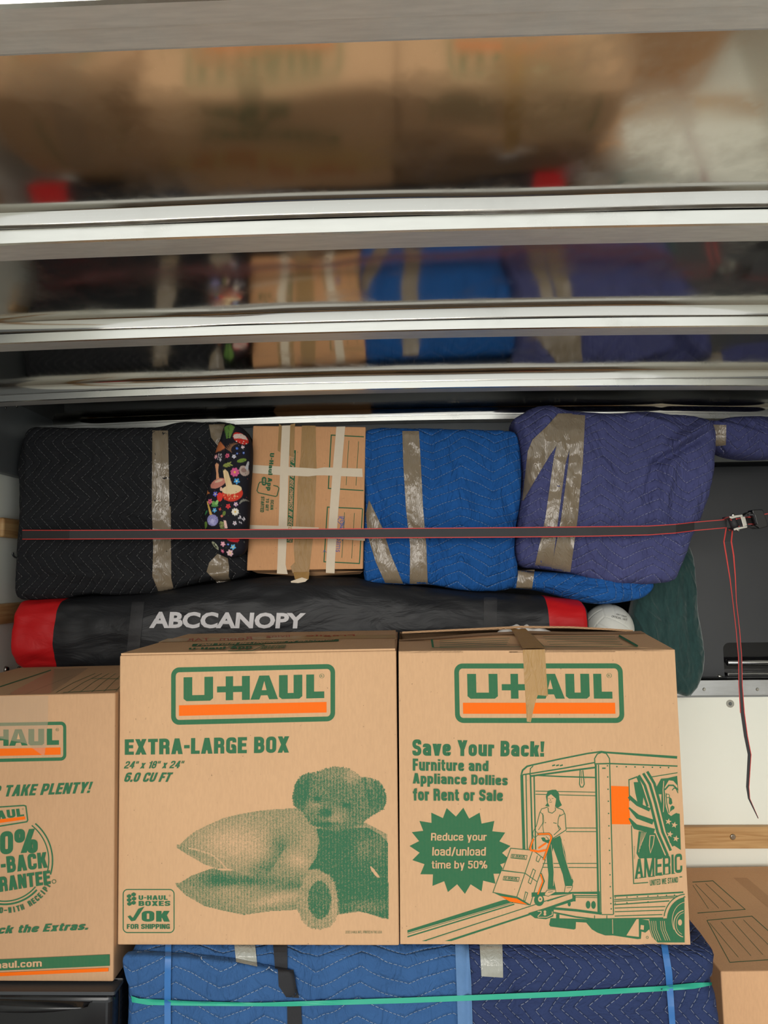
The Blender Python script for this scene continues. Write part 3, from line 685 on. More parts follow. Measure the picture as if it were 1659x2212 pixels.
# ---- extra large box, right (open top)
tr_, f4, b4 = carton('large tan moving box with truck picture and half-open top, right of the bear box', [(861, 1406.5), (1457.5, 1403.5), (1491.5, 2043), (864.5, 2037)], Y1, .457, top=False)
zt = f4[0].z
fe = [(862, 1382), (945, 1376), (1032, 1368.5), (1100, 1365), (1146, 1363.5), (1230, 1365.5), (1344, 1365), (1384, 1363.5)]
FE = [P(x, y, 1.700) for x, y in fe]
flap('front_flap', [f4[0], P(1000, 1405.5, Y1), P(1200, 1404.5, Y1), f4[1]]+FE[::-1], .0045, M_CARD, tr_)
st_ = mesh('flap_fold', [p+Vector((0, 0, .0008)) for p in FE]+[p.lerp(f4[0].lerp(f4[1], min(1, max(0, (p.x-f4[0].x)/(f4[1].x-f4[0].x)))), .17)+Vector((0, 0, .0014)) for p in FE], [(i, i+1, 9+i, 8+i) for i in range(7)], M_CARDDARK, tr_); st_['label'] = 'darker folded strip along the flap edge'
be = [(869, 1364.5), (980, 1359), (1093, 1355), (1123, 1352), (1230, 1353), (1310, 1357), (1367, 1361)]
BE = [P(x, y, 1.712) for x, y in be]
flap('back_flap', BE+[b4[1], b4[0]], .0045, M_CARDDARK, tr_)  # whole flap coloured darker to paint the shade in the gap
# corrugated raw edge of the back flap
V = []; Fc = []; n = 150; cur = []
for k in range(n+1):
    u = k/n*(len(BE)-1); i = min(int(u), len(BE)-2); p = BE[i].lerp(BE[i+1], u-i); cur.append(p)
for k, p in enumerate(cur):
    w = math.sin(k*math.pi/1.5)*.0012
    for dz in (.0, -.0007, -.0022+w-.0006, -.0022+w+.0006, -.0038, -.0045): V.append(p+Vector((0, -.0015, dz)))
for k in range(n):
    for (a, b_) in ((0, 1), (2, 3), (4, 5)): Fc.append((6*k+a, 6*k+b_, 6*k+6+b_, 6*k+6+a))
mesh('corrugated_edge', V, Fc, M_CARD, tr_)
for sx_, (a, b_) in ((1, (f4[1], b4[1])), (-1, (f4[0], b4[0]))):
    q = [a+Vector((-.004*sx_, .01, -.004)), b_+Vector((-.004*sx_, -.01, -.004)), b_+Vector((-.05*sx_, -.02, -.20)), a+Vector((-.05*sx_, .02, -.20))]
    flap('side_flap', q if sx_ < 0 else q[::-1], .004, M_CARD, tr_)
pr = Print(frontfn(Y1)); pr.zoom(850, 1340, 2.552)
logo(pr, (334, 238), (1262, 237), (1274, 566), (340, 566))
pr.build('logo_print', PM, tr_)
pr = Print(frontfn(Y1)); pr.zoom(850, 1340, 2.552)
pr.gtext('Save Your Back!', ((104, 656), (832, 668), (830, 752), (104, 746)), w=2.5)
pr.gtext('Furniture and', ((106, 762), (524, 774), (523, 832), (106, 829)), w=2.4)
pr.gtext('Appliance Dollies', ((106, 842), (630, 856), (629, 925), (106, 916)), w=2.4)
pr.gtext('for Rent or Sale', ((106, 926), (604, 936), (602, 997), (108, 994)), w=2.4)
pr.build('lettering', PM, tr_)
pr = Print(frontfn(Y1)); pr.zoom(850, 1340, 2.552)
star = []
outer = [(385, 1033), (475, 1060), (556, 1106), (616, 1170), (645, 1244), (648, 1325), (620, 1396), (562, 1452), (486, 1494), (394, 1508), (300, 1498), (215, 1464), (148, 1400), (104, 1322), (88, 1244), (101, 1168), (143, 1106), (208, 1060), (293, 1035)]
for i, (x, y) in enumerate(outer):
    x2, y2 = outer[(i+1) % len(outer)]; mx, my = (x+x2)/2, (y+y2)/2; cx, cy = 366, 1272
    d = math.hypot(mx-cx, my-cy); star += [(x, y), (cx+(mx-cx)*(1-48/d), cy+(my-cy)*(1-48/d))]
pr.poly(star)
pr.gtext('Reduce your', ((208, 1172), (515, 1172), (513, 1226), (206, 1226)), mat=2, layer=1, w=1.7)
pr.gtext('load/unload', ((215, 1250), (510, 1250), (508, 1300), (213, 1300)), mat=2, layer=1, w=1.7)
pr.gtext('time by 50%', ((210, 1325), (518, 1325), (516, 1380), (210, 1380)), mat=2, layer=1, w=1.7)
pr.build('starburst_print', PM, tr_)
# truck and woman drawing
pr = Print(frontfn(Y1)); pr.zoom(1100, 1600, 4.1475)
S = pr.stroke; G = pr.poly
S([(108, 305), (120, 265), (160, 230), (205, 218), (450, 165), (700, 115), (825, 98), (870, 105), (1505, 150)], [14, 16, 16, 14, 14, 14, 14, 16, 24])
S([(185, 310), (190, 250), (215, 225)], 9)
S([(120, 305), (190, 295), (500, 245), (770, 195)], 12); S([(190, 318), (500, 275), (770, 240)], 16); S([(230, 310), (480, 322), (770, 330)], 12)
for x in (385, 420, 455): S([(x, 225), (x+26, 217)], 12)
for x0, x1, w in ((112, 135, 26), (150, 165, 10), (190, 212, 14), (222, 240, 12)): S([(x0, 305), (x1-3, 975)], w)
for x0, x1, w in ((775, 800, 18), (800, 822, 10), (820, 845, 0)):
    if w: S([(x0, 215), (x1, 1545)], w)
S([(768, 215), (765, 160), (790, 118), (830, 105), (870, 115), (898, 160), (902, 215)], 10); S([(765, 208), (902, 205), (1508, 228)], 12)
S([(900, 215), (915, 780), (935, 1555)], 10); S([(832, 247), (864, 247)], 12)
for i, y in enumerate((225, 325, 435, 543, 652, 763, 876, 983, 1100, 1202, 1308, 1410, 1460, 1507)): pr.circle(880+i*2.6, y, 6.5, n=10)
for x in (965, 1048, 1127, 1203, 1283, 1354, 1428): pr.circle(x, 232+(x-965)*.02, 7, n=10)
for ya, yb_ in ((452, 462), (480, 494), (783, 783), (815, 815), (1100, 1100), (1135, 1138)):
    x0 = 235 if ya < 500 else (508 if ya < 900 else 300); S([(x0, ya), (780 if ya < 900 else 792, yb_)], 7)
S([(225, 320), (238, 975)], 8)
S([(635, 265), (630, 390), (640, 415), (660, 415), (672, 390), (660, 265)], 9); S([(648, 270), (650, 385)], 5)
# floor, bumper, ramp
G([(200, 1360), (795, 1352), (795, 1375), (560, 1372), (200, 1400)]); S([(580, 1388), (798, 1390)], 10); S([(580, 1403), (798, 1407)], 6)
S([(805, 1350), (808, 1545)], 14); S([(370, 1500), (600, 1520), (830, 1550)], 22); S([(400, 1540), (600, 1580), (770, 1600), (1380, 1590)], 14)
S([(765, 1565), (765, 1600)], 8); S([(875, 1565), (875, 1600)], 8); S([(830, 1558), (935, 1558)], 8)
pr.circle(538, 1463, 14, ry=22); pr.circle(707, 1470, 21, ry=35); pr.circle(755, 1472, 21, ry=35)
G([(570, 1385), (595, 1385), (595, 1440), (560, 1440)])
G([(370, 1590), (600, 1595), (595, 1685), (580, 1692), (370, 1665), (357, 1650)]); G([(420, 1555), (450, 1555), (450, 1595), (420, 1595)])
G([(580, 1595), (700, 1600), (920, 1600), (1140, 1590), (1190, 1600), (1250, 1610), (1255, 1690), (1220, 1720), (1185, 1710), (1180, 1775), (1150, 1778), (930, 1745), (860, 1745), (790, 1720), (740, 1690), (690, 1630), (600, 1625)])
pr.poly([(1140, 1600), (1160, 1597), (1162, 1758), (1050, 1745)], 2, 1); pr.poly([(1178, 1650), (1208, 1655), (1205, 1695), (1175, 1690)], 2, 1); pr.stroke([(925, 1600), (928, 1730)], 5, 2, 1)
G([(170, 1545), (320, 1500), (400, 1510), (395, 1575), (330, 1600), (230, 1590)])
pr.stroke([(255, 1528), (285, 1528), (285, 1545), (255, 1575)], 7, 2, 1); pr.circle(320, 1533, 12, 2, 1); pr.circle(320, 1555, 12, 2, 1); pr.stroke([(255, 1582), (340, 1582), (385, 1560), (385, 1530)], 6, 2, 1)
pr.circle(1237, 1762, 10, w=4)
# side skirt lines
for y, w in ((1392, 14), (1425, 8), (1440, 8), (1470, 10)): S([(940, y), (1560-max(0, (y-1392)*1.6), y-34)], w)
for y in (1500, 1533, 1572): S([(945, y), (1400-(y-1500)*.4, y-14)], 8)
for x in (950, 1055, 1148, 1244, 1331, 1409, 1481): pr.circle(x, 1407-(x-950)*.045, 6, n=10)
for x in (950, 1055, 1244, 1411): pr.circle(x, 1456-(x-950)*.04, 6, n=10)
# wheel
arc = lambda cx, cy, rx, ry, a0, a1, n=20: [(cx+rx*math.cos(math.radians(a0+(a1-a0)*i/n)), cy+ry*math.sin(math.radians(a0+(a1-a0)*i/n))) for i in range(n+1)]
S([(1395, 1560)]+arc(1590, 1610, 205, 235, 190, 265), 9)
G([(1570, 1392)]+arc(1590, 1610, 178, 208, 268, 185)+[(1255, 1600), (1252, 1680), (1280, 1760), (1330, 1808), (1572, 1808)])
pr.stroke(arc(1590, 1610, 130, 165, 262, 150), 5, 2, 1); pr.stroke(arc(1575, 1640, 100, 120, 262, 100), 8, 2, 1); pr.stroke(arc(1575, 1640, 80, 100, 262, 110), 4, 2, 1); pr.circle(1530, 1628, 18, 2, 1, ry=28)
for k in range(7): pr.stroke([(1258+k*18+(24 if k > 3 else 0), 1615), (1265+k*18+(24 if k > 3 else 0), 1690), (1300+k*20+(20 if k > 3 else 0), 1790)], 4, 2, 1)
pr.build('truck_drawing', PM, tr_)
# ramp
pr = Print(frontfn(Y1)); pr.zoom(870, 1800, 4.1475); S = pr.stroke; G = pr.poly
G([(42, 868), (900, 598), (945, 595), (990, 615), (42, 893)]); S([(42, 903), (990, 622)], 5); S([(42, 928), (1000, 635)], 12)
G([(170, 966), (1140, 650), (1290, 600), (1420, 560), (1520, 540), (1300, 612), (230, 966)]); G([(375, 966), (1100, 730), (1520, 585), (1530, 610), (1180, 720), (435, 966)]); S([(1525, 545), (1528, 600)], 14)
pr.poly([(210, 964), (1150, 655), (1290, 608), (1300, 611), (1160, 660), (226, 966)], 2, 1)
# boxes on the dolly
T = lambda pts, m=2, l=1: pr.poly(pts, m, l)
T([(967, 135), (1170, 152), (1280, 240), (1205, 440), (1140, 640), (808, 530)], 2, 0)
for pts in ([(967, 135), (1165, 152), (1095, 358), (895, 332)], [(1165, 152), (1278, 238), (1205, 435), (1095, 358)], [(880, 334), (1095, 358), (1022, 570), (808, 530)], [(1095, 358), (1205, 435), (1142, 642), (1022, 570)]): S(pts, 7, 0, 2, True)
G([(808, 530), (880, 565), (965, 620), (1130, 645), (1142, 642), (1022, 575)], 0, 1); G([(875, 562), (1022, 585), (1120, 640), (1000, 620), (960, 612)], 1, 2)
for pts in ([(1207, 200), (1195, 245), (1215, 258), (1236, 214)], [(1168, 320), (1124, 440), (1146, 455), (1190, 335)], [(1100, 525), (1084, 600), (1095, 610), (1120, 535)]): S(pts, 6, 0, 2, pts[0][1] > 250)
for (x, y) in ((968, 188), (898, 385)):
    S([(x+8, y), (x+147, y+12), (x+138, y+48), (x, y+33)], 5, 0, 2, True); pr.gtext('U-HAUL', ((x+14, y+5), (x+134, y+12), (x+131, y+34), (x+10, y+24)), layer=2, w=2.2); S([(x+8, y+30), (x+130, y+40)], 4, 0, 2)
# dolly
S([(1205, 8), (1310, 5), (1328, 20), (1335, 40), (1262, 240)], 22, 0, 1); S([(1205, 8), (1310, 5), (1326, 20), (1332, 40), (1262, 238)], 14, 1, 2)
S([(1170, 50), (1135, 145)], 20, 0, 1); S([(1170, 48), (1138, 145)], 13, 1, 2); S([(1140, 150), (1215, 165), (1285, 150)], 18, 1, 2); S([(1215, 135), (1285, 88)], 14, 1, 2)
S([(1235, 360), (1262, 430), (1215, 550)], 22, 0, 1); S([(1235, 365), (1255, 430), (1210, 548)], 12, 1, 2)
pr.circle(1222, 600, 45, 0, 1, ry=52); pr.circle(1232, 590, 20, 2, 2, ry=26); pr.circle(1232, 590, 8, 0, 3)
pr.build('loaded_dolly_drawing', PM, tr_)
# woman
pr = Print(frontfn(Y1)); pr.zoom(1100, 1600, 4.1475); S = pr.stroke; G = pr.poly
T = lambda pts, l=1: pr.poly(pts, 2, l)
T([(290, 605), (360, 590), (410, 595), (480, 625), (498, 660), (508, 800), (400, 880), (330, 870), (300, 800), (235, 860), (210, 830), (245, 760)], 0)
G([(385, 440), (420, 440), (445, 470), (450, 530), (472, 578), (440, 600), (408, 590), (350, 590), (322, 585), (340, 560), (328, 500), (345, 450)], 0, 1)
pr.poly([(345, 500), (375, 480), (420, 520), (415, 555), (408, 600), (365, 630), (358, 580), (345, 555)], 2, 2)
S([(352, 518), (362, 516)], 4, 0, 3); S([(383, 518), (396, 516)], 4, 0, 3); S([(372, 520), (366, 535), (376, 537)], 3, 0, 3); S([(358, 549), (372, 553), (384, 547)], 4, 0, 3)
S([(348, 600), (352, 640), (385, 650), (415, 625), (412, 598)], 6, 0, 3)
S([(345, 595), (290, 612), (272, 650), (245, 760), (215, 815), (210, 840)], 6, 0, 2); S([(300, 650), (300, 740), (262, 800)], 5, 0, 2); S([(280, 640), (302, 665)], 5, 0, 2)
S([(420, 598), (480, 620), (500, 660), (510, 800), (385, 880)], 7, 0, 2); S([(445, 680), (492, 655)], 6, 0, 2); S([(455, 660), (440, 700), (435, 760), (450, 800)], 6, 0, 2); S([(305, 665), (310, 720), (300, 760), (310, 830)], 5, 0, 2)
S([(318, 735), (330, 735)], 6, 0, 2); S([(395, 735), (425, 742)], 6, 0, 2); S([(440, 760), (462, 790), (400, 845)], 6, 0, 2)
G([(285, 870), (310, 865), (330, 890), (380, 885), (455, 850), (470, 890), (500, 1000), (520, 1120), (560, 1220), (575, 1260), (565, 1300), (500, 1300), (480, 1200), (430, 1060), (395, 960), (385, 1000), (400, 1150), (400, 1250), (418, 1330), (345, 1330), (352, 1200), (335, 1050), (350, 920), (300, 900)], 0, 1)
pr.stroke([(375, 930), (390, 1050), (400, 1180), (395, 1300)], 4, 2, 2); pr.stroke([(470, 890), (488, 1000), (525, 1130), (562, 1240)], 4, 2, 2)
for pts in ([(340, 1340), (415, 1335), (418, 1355), (350, 1395), (318, 1385), (318, 1370)], [(505, 1300), (568, 1300), (560, 1335), (530, 1362), (495, 1360), (498, 1335)]):
    pr.poly(pts, 2, 2); S(pts, 5, 0, 3, True); S([(pts[0][0]+8, pts[0][1]+18), (pts[0][0]+50, pts[0][1]+14)], 5, 0, 3)
S([(212, 840), (220, 865), (240, 862), (262, 840), (240, 812)], 5, 0, 3); S([(318, 870), (330, 910), (350, 905), (352, 880), (330, 858)], 5, 0, 3)
pr.build('woman_drawing', PM, tr_)
# flag picture
pr = Print(frontfn(Y1)); pr.zoom(1100, 1600, 4.1475); S = pr.stroke; G = pr.poly
G([(912, 405), (1072, 410), (1075, 600), (1088, 750), (918, 748)], 1)
S([(1072, 345), (1078, 540)], 9); S([(1095, 760), (1115, 1280), (1245, 1270)], 9)
G([(1115, 372), (1165, 370), (1180, 430), (1205, 470), (1195, 590), (1150, 555), (1130, 470)])
S([(1075, 350), (1150, 322)], 12); S([(1150, 325), (1185, 420), (1240, 590)], 22)
for k, dx in enumerate((0, 45, 85)):
    S([(1160+dx*.9, 310-dx*.4), (1215+dx, 400-dx*.2), (1265+dx, 560), (1330+dx, 820), (1420+dx*.6, 1030-dx)], 24)
S([(1072, 500), (1150, 570), (1260, 620)], 32); S([(1072, 600), (1150, 680), (1290, 730)], [14, 40, 46]); S([(1074, 695), (1130, 770), (1300, 815)], [14, 46, 52])
G([(1160, 810), (1310, 830), (1400, 1040), (1385, 1050), (1165, 1055), (1140, 1010)])
pr.stroke([(1262, 850), (1300, 850), (1290, 930), (1265, 1005), (1255, 940)], 7, 2, 1, True)
for k in range(4): pr.stroke([(1185+k*14, 820), (1160+k*10, 1000-k*30)], 4, 2, 1)
# portrait: dark ground, pale face
G([(1310, 430), (1360, 340), (1420, 335), (1505, 315), (1515, 455), (1490, 460), (1500, 650), (1528, 655), (1538, 980), (1440, 915), (1360, 640), (1365, 480), (1320, 480)])
pr.poly([(1392, 420), (1430, 355), (1470, 360), (1505, 400), (1510, 455), (1512, 640), (1480, 655), (1450, 675), (1425, 655), (1402, 590)], 2, 1)
S([(1395, 440), (1430, 400), (1470, 400), (1512, 440)], 14, 0, 2); pr.circle(1420, 495, 16, 0, 2, w=6); S([(1460, 445), (1475, 425), (1495, 430), (1512, 470)], 8, 0, 2)
G([(1432, 500), (1455, 520), (1462, 560), (1448, 575), (1430, 565)], 0, 2); G([(1445, 595), (1460, 580), (1482, 592), (1478, 612), (1455, 625), (1440, 640)], 0, 2); S([(1405, 470), (1412, 560), (1432, 650)], 8, 0, 2)
S([(1385, 360), (1378, 440), (1385, 560), (1380, 640)], 7, 2, 2)
def fstar(x, y, r):
    pr.poly([(x+(r if i % 2 == 0 else r*.42)*math.sin(math.pi*i/5+.2), y-(r if i % 2 == 0 else r*.42)*math.cos(math.pi*i/5+.2)) for i in range(10)], 2, 1)
for (x, y) in ((1426, 725), (1480, 755), (1440, 838), (1494, 878)): fstar(x, y, 30)
S([(1275, 325), (1508, 287)], 8)
def serif(ch, x0, y0, x1, y1, tlt):
    pass
quadA = ((1128, 1062), (1548, 1010), (1552, 1180), (1125, 1238))
pr.gtext('AMERIC', quadA, w=1.7, layer=1)
# serif feet on the tall letters
for (x, yb_) in ((1140, 1236), (1180, 1230), (1212, 1226), (1268, 1220), (1290, 1217), (1360, 1207), (1415, 1198), (1470, 1192)): S([(x-16, yb_), (x+16, yb_-4)], 7, 0, 1)
pr.gtext('UNITED WE STAND', ((1260, 1248), (1512, 1222), (1512, 1270), (1262, 1300)), w=1.8)
S([(1525, 1222), (1550, 1220)], 8); pr.gtext('©2001 U-HAUL', ((1117, 1060), (1117, 940), (1126, 940), (1126, 1060)), w=1.0)
pr.build('flag_drawing', PM, tr_)
# flap lines
def flapfn(px, py, off):
    n = (FE[4]-f4[0]).cross(f4[1]-f4[0]).normalized(); n = n if n.z > 0 else -n
    d = ray(px, py); t_ = (f4[0]-CAM).dot(n)/d.dot(n); return CAM+d*t_+n*(off+.002)
pr = Print(flapfn, base=3e-4); pr.zoom(850, 1340, 2.633)
pr.stroke([(218, 114), (225, 160)], 12); pr.stroke([(225, 160), (720, 156)], 2.5); pr.stroke([(788, 92), (852, 157)], 11); pr.stroke([(1282, 92), (1390, 153)], 11); pr.stroke([(852, 157), (1390, 154)], 2.5)
for k, y in enumerate((118, 130, 142, 153)):
    pr.stroke([(262, y+4), (430, y-3), (660-k*5, y-12)], 2.2); pr.stroke([(850+k*12, y-20+k*3), (1100, y-22+k*3), (1260+k*14, y-20+k*3)], 2.2)
pr.build('flap_lines', PM, tr_)
pr = Print(frontfn(Y1), base=6e-4); pr.zoom(850, 1340, 2.552)
pr.poly([(712, 162), (835, 160), (843, 300), (852, 417), (792, 412), (770, 500), (757, 562), (735, 558), (728, 430), (720, 300)], 0)
pr.fn = flapfn; pr.base = 9e-4; pr.poly([(645, 52), (728, 52), (790, 110), (835, 160.5), (712, 162.5), (690, 120)], 0)
pr.build('paper_tape', [M_TAPE2], tr_, 'torn strip of brown paper tape hanging over the front')

# white cloth sticking out of the open top
t = thing('white_cloth', 'crumpled white cloth poking out of the half-open box', 'cloth', None, P(1120, 1358, 1.72))
V, Fc = [], []; n1, n2 = 60, 14
for i in range(n1+1):
    for j in range(n2+1):
        u = i/n1; w = j/n2; x = -.075+.16*u; r = .032*(math.sin(math.pi*u)**.5); a = math.pi*w
        nz = 1+.35*noise.noise(Vector((u*9, w*3, 1)))
        V.append(P(1128, 1362, 1.74)+Vector((x, -r*math.cos(a)*nz, -.02+r*math.sin(a)*nz)))
for i in range(n1):
    for j in range(n2): Fc.append((i*(n2+1)+j, i*(n2+1)+j+1, (i+1)*(n2+1)+j+1, (i+1)*(n2+1)+j))
mesh('fabric', V, Fc, M_CLOTH, t, True)

# ---- large box, left, cut by the frame
Y3 = 1.46
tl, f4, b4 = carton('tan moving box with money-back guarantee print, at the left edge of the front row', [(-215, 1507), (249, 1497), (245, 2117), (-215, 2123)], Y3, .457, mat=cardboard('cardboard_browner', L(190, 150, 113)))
pr = Print(frontfn(Y3)); pr.zoom(0, 1400, 2.7244)
logo(pr, (-262, 444), (390, 432), (390, 662), (-262, 676)); pr.build('logo_print', PM, tl)
pr = Print(frontfn(Y3)); pr.zoom(0, 1400, 2.7244)
pr.gtext('EXTRAS? TAKE PLENTY!', ((-330, 822), (548, 786), (540, 852), (-332, 890)), w=2.3, shear=.2)
pr.gtext('Bring back the Extras.', ((-330, 1650), (522, 1612), (516, 1672), (-332, 1712)), w=2.3, shear=.2)
pr.poly([(-560, 1858), (645, 1803), (645, 1870), (-560, 1922)]); pr.poly([(-560, 1935), (638, 1882), (637, 1903), (-560, 1956)], 1)
pr.gtext('uhaul.com', ((-62, 1848), (246, 1832), (246, 1874), (-62, 1888)), mat=2, layer=1, w=2.0)
pr.build('lettering', PM, tl)
pr = Print(frontfn(Y3)); pr.zoom(0, 1400, 2.7244); S = pr.stroke; cx, cy, R = 25, 1250, 272
arcp = lambda r, a0, a1, n=40: [(cx+r*math.cos(math.radians(a0+(a1-a0)*i/n)), cy+r*math.sin(math.radians(a0+(a1-a0)*i/n))) for i in range(n+1)]
S(arcp(R+12, -50, 17), 9); S(arcp(R-10, -52, 14), 7); S(arcp(R-14, 42, 140), 11); S(arcp(R-32, 40, 140), 8)
S([(-150, 945), (140, 926), (152, 930), (163, 1012), (158, 1022), (-150, 1072)], 8)
pr.gtext('HAUL', ((-82, 965), (135, 942), (143, 988), (-78, 1018)), w=2.4); pr.circle(134, 947, 4, w=1.5)
pr.poly([(-120, 1022), (147, 990), (149, 1008), (-120, 1046)], 1)
pr.gtext('100%', ((-150, 1090), (222, 1055), (222, 1205), (-150, 1232)), w=2.4)
pr.gtext('BUY-BACK', ((-180, 1250), (272, 1200), (280, 1292), (-172, 1352)), w=2.4)
pr.gtext('GUARANTEE', ((-170, 1370), (292, 1308), (298, 1388), (-160, 1462)), w=2.4); pr.circle(317, 1374, 11, w=3)
txt = 'UNUSED–WITH RECEIPT'
for i, ch in enumerate(txt):
    a = math.radians(118-88*i/(len(txt)-1)); rr = R+22; x, y = cx+rr*math.cos(a), cy+rr*math.sin(a); c, s_ = math.sin(a), math.cos(a)
    ux, uy = math.sin(a), -math.cos(a); dx, dy = math.cos(a), math.sin(a)
    w2, h2 = (9 if ch not in 'I' else 3.5), 17
    if ch != ' ':
        if ch == '–': h2 = 3
        pr.gtext(ch, ((x-ux*w2-dx*h2, y-uy*w2-dy*h2), (x+ux*w2-dx*h2, y+uy*w2-dy*h2), (x+ux*w2+dx*h2, y+uy*w2+dy*h2), (x-ux*w2+dx*h2, y-uy*w2+dy*h2)), w=2.3)
pr.build('guarantee_badge_print', PM, tl)
tf = topfn(f4, b4)
pr = Print(tf, base=4e-4); pr.zoom(0, 1400, 2.7244)
pr.stroke([(0, 228), (300, 130)], 6, 0); pr.stroke([(150, 272), (430, 160)], 3, 7)
for k in range(6): pr.stroke([(330+k*70, 262-k*1), (430+k*60, 205-k*2), (560+k*40, 150)], 2.0, 0)
pr.stroke([(370, 262), (690, 245)], 2.5); pr.stroke([(540, 180), (700, 182)], 2.5)
pr.build('top_lines', PM+[M_CARD, M_CARDDARK], tl)
pr = Print(tf, base=5e-4); pr.zoom(0, 1400, 2.7244); pr.poly([(40, 276), (290, 268), (520, 118), (320, 124)], 0)
def cleart():
    t = NT('clear_glossy_tape'); t.b.inputs['Alpha'].default_value = .30; t.bump(t.noise(t.co(), 60, 3), .3, .002); return t.out(L(205, 180, 150), .08, 0, .8)
M_CT = cleart()
pr.fn = frontfn(Y3); pr.poly([(-60, 285), (284, 280), (282, 430), (262, 640), (150, 560), (-60, 520)], 0)
pr.build('clear_tape', [M_CT], tl, 'shiny clear tape over the top edge')

# ---- low box, right corner
fq = [(1542, 2099), (1990, 2080), (1990, 2560), (1548, 2560)]
tlow, f4, b4 = carton('plain tan box with address lines on its lid, low against the front wall', [(1557, 2099), (1960, 2094), (1985, 2640), (1588, 2640)], 1.76, .575, mat=cardboard('cardboard_lightened', L(214, 168, 126)))  # board colour lightened to offset the low light in this corner
tf = topfn(f4, b4)
pr = Print(tf, base=4e-4); pr.zoom(1360, 1400, 2.7244)
pr.stroke([(370, 1378), (490, 1370), (680, 1538), (400, 1560)], 4); pr.stroke([(455, 1603), (720, 1578), (900, 1740), (860, 1832), (590, 1850), (455, 1603)], 4)
for a in ((372, 1395, 465, 1535), (388, 1390, 525, 1532), (447, 1386, 595, 1526), (470, 1617, 640, 1820), (538, 1612, 715, 1812), (606, 1605, 785, 1805), (670, 1600, 860, 1790)): pr.stroke([(a[0], a[1]), (a[2], a[3])], 2.6)
pr.build('address_lines', PM, tlow)
pr = Print(tf, base=4e-4); pr.zoom(1360, 1400, 2.7244); pr.poly([(610, 1352), (690, 1352), (900, 1530), (900, 1600)], 0); pr.build('lid_tape', [M_CARD2], tlow)

# ---- tall cartons standing out of sight behind, carrying the upper row
for i, (x0, x1, zt_) in enumerate(((-1.02, -.30, CZ-.305), (-.29, .48, CZ-.305), (.49, .745, CZ-.300))):
    t = thing('tall_carton', 'tall plain carton behind the big boxes, %s' % ('left of three', 'middle of three', 'right of three, narrowest')[i], 'box', 'tall plain cartons', ((x0+x1)/2, 2.14, 0))
    box('body', x0, x1, 1.96, 2.335, 0, zt_, M_CARD2, t, .003)

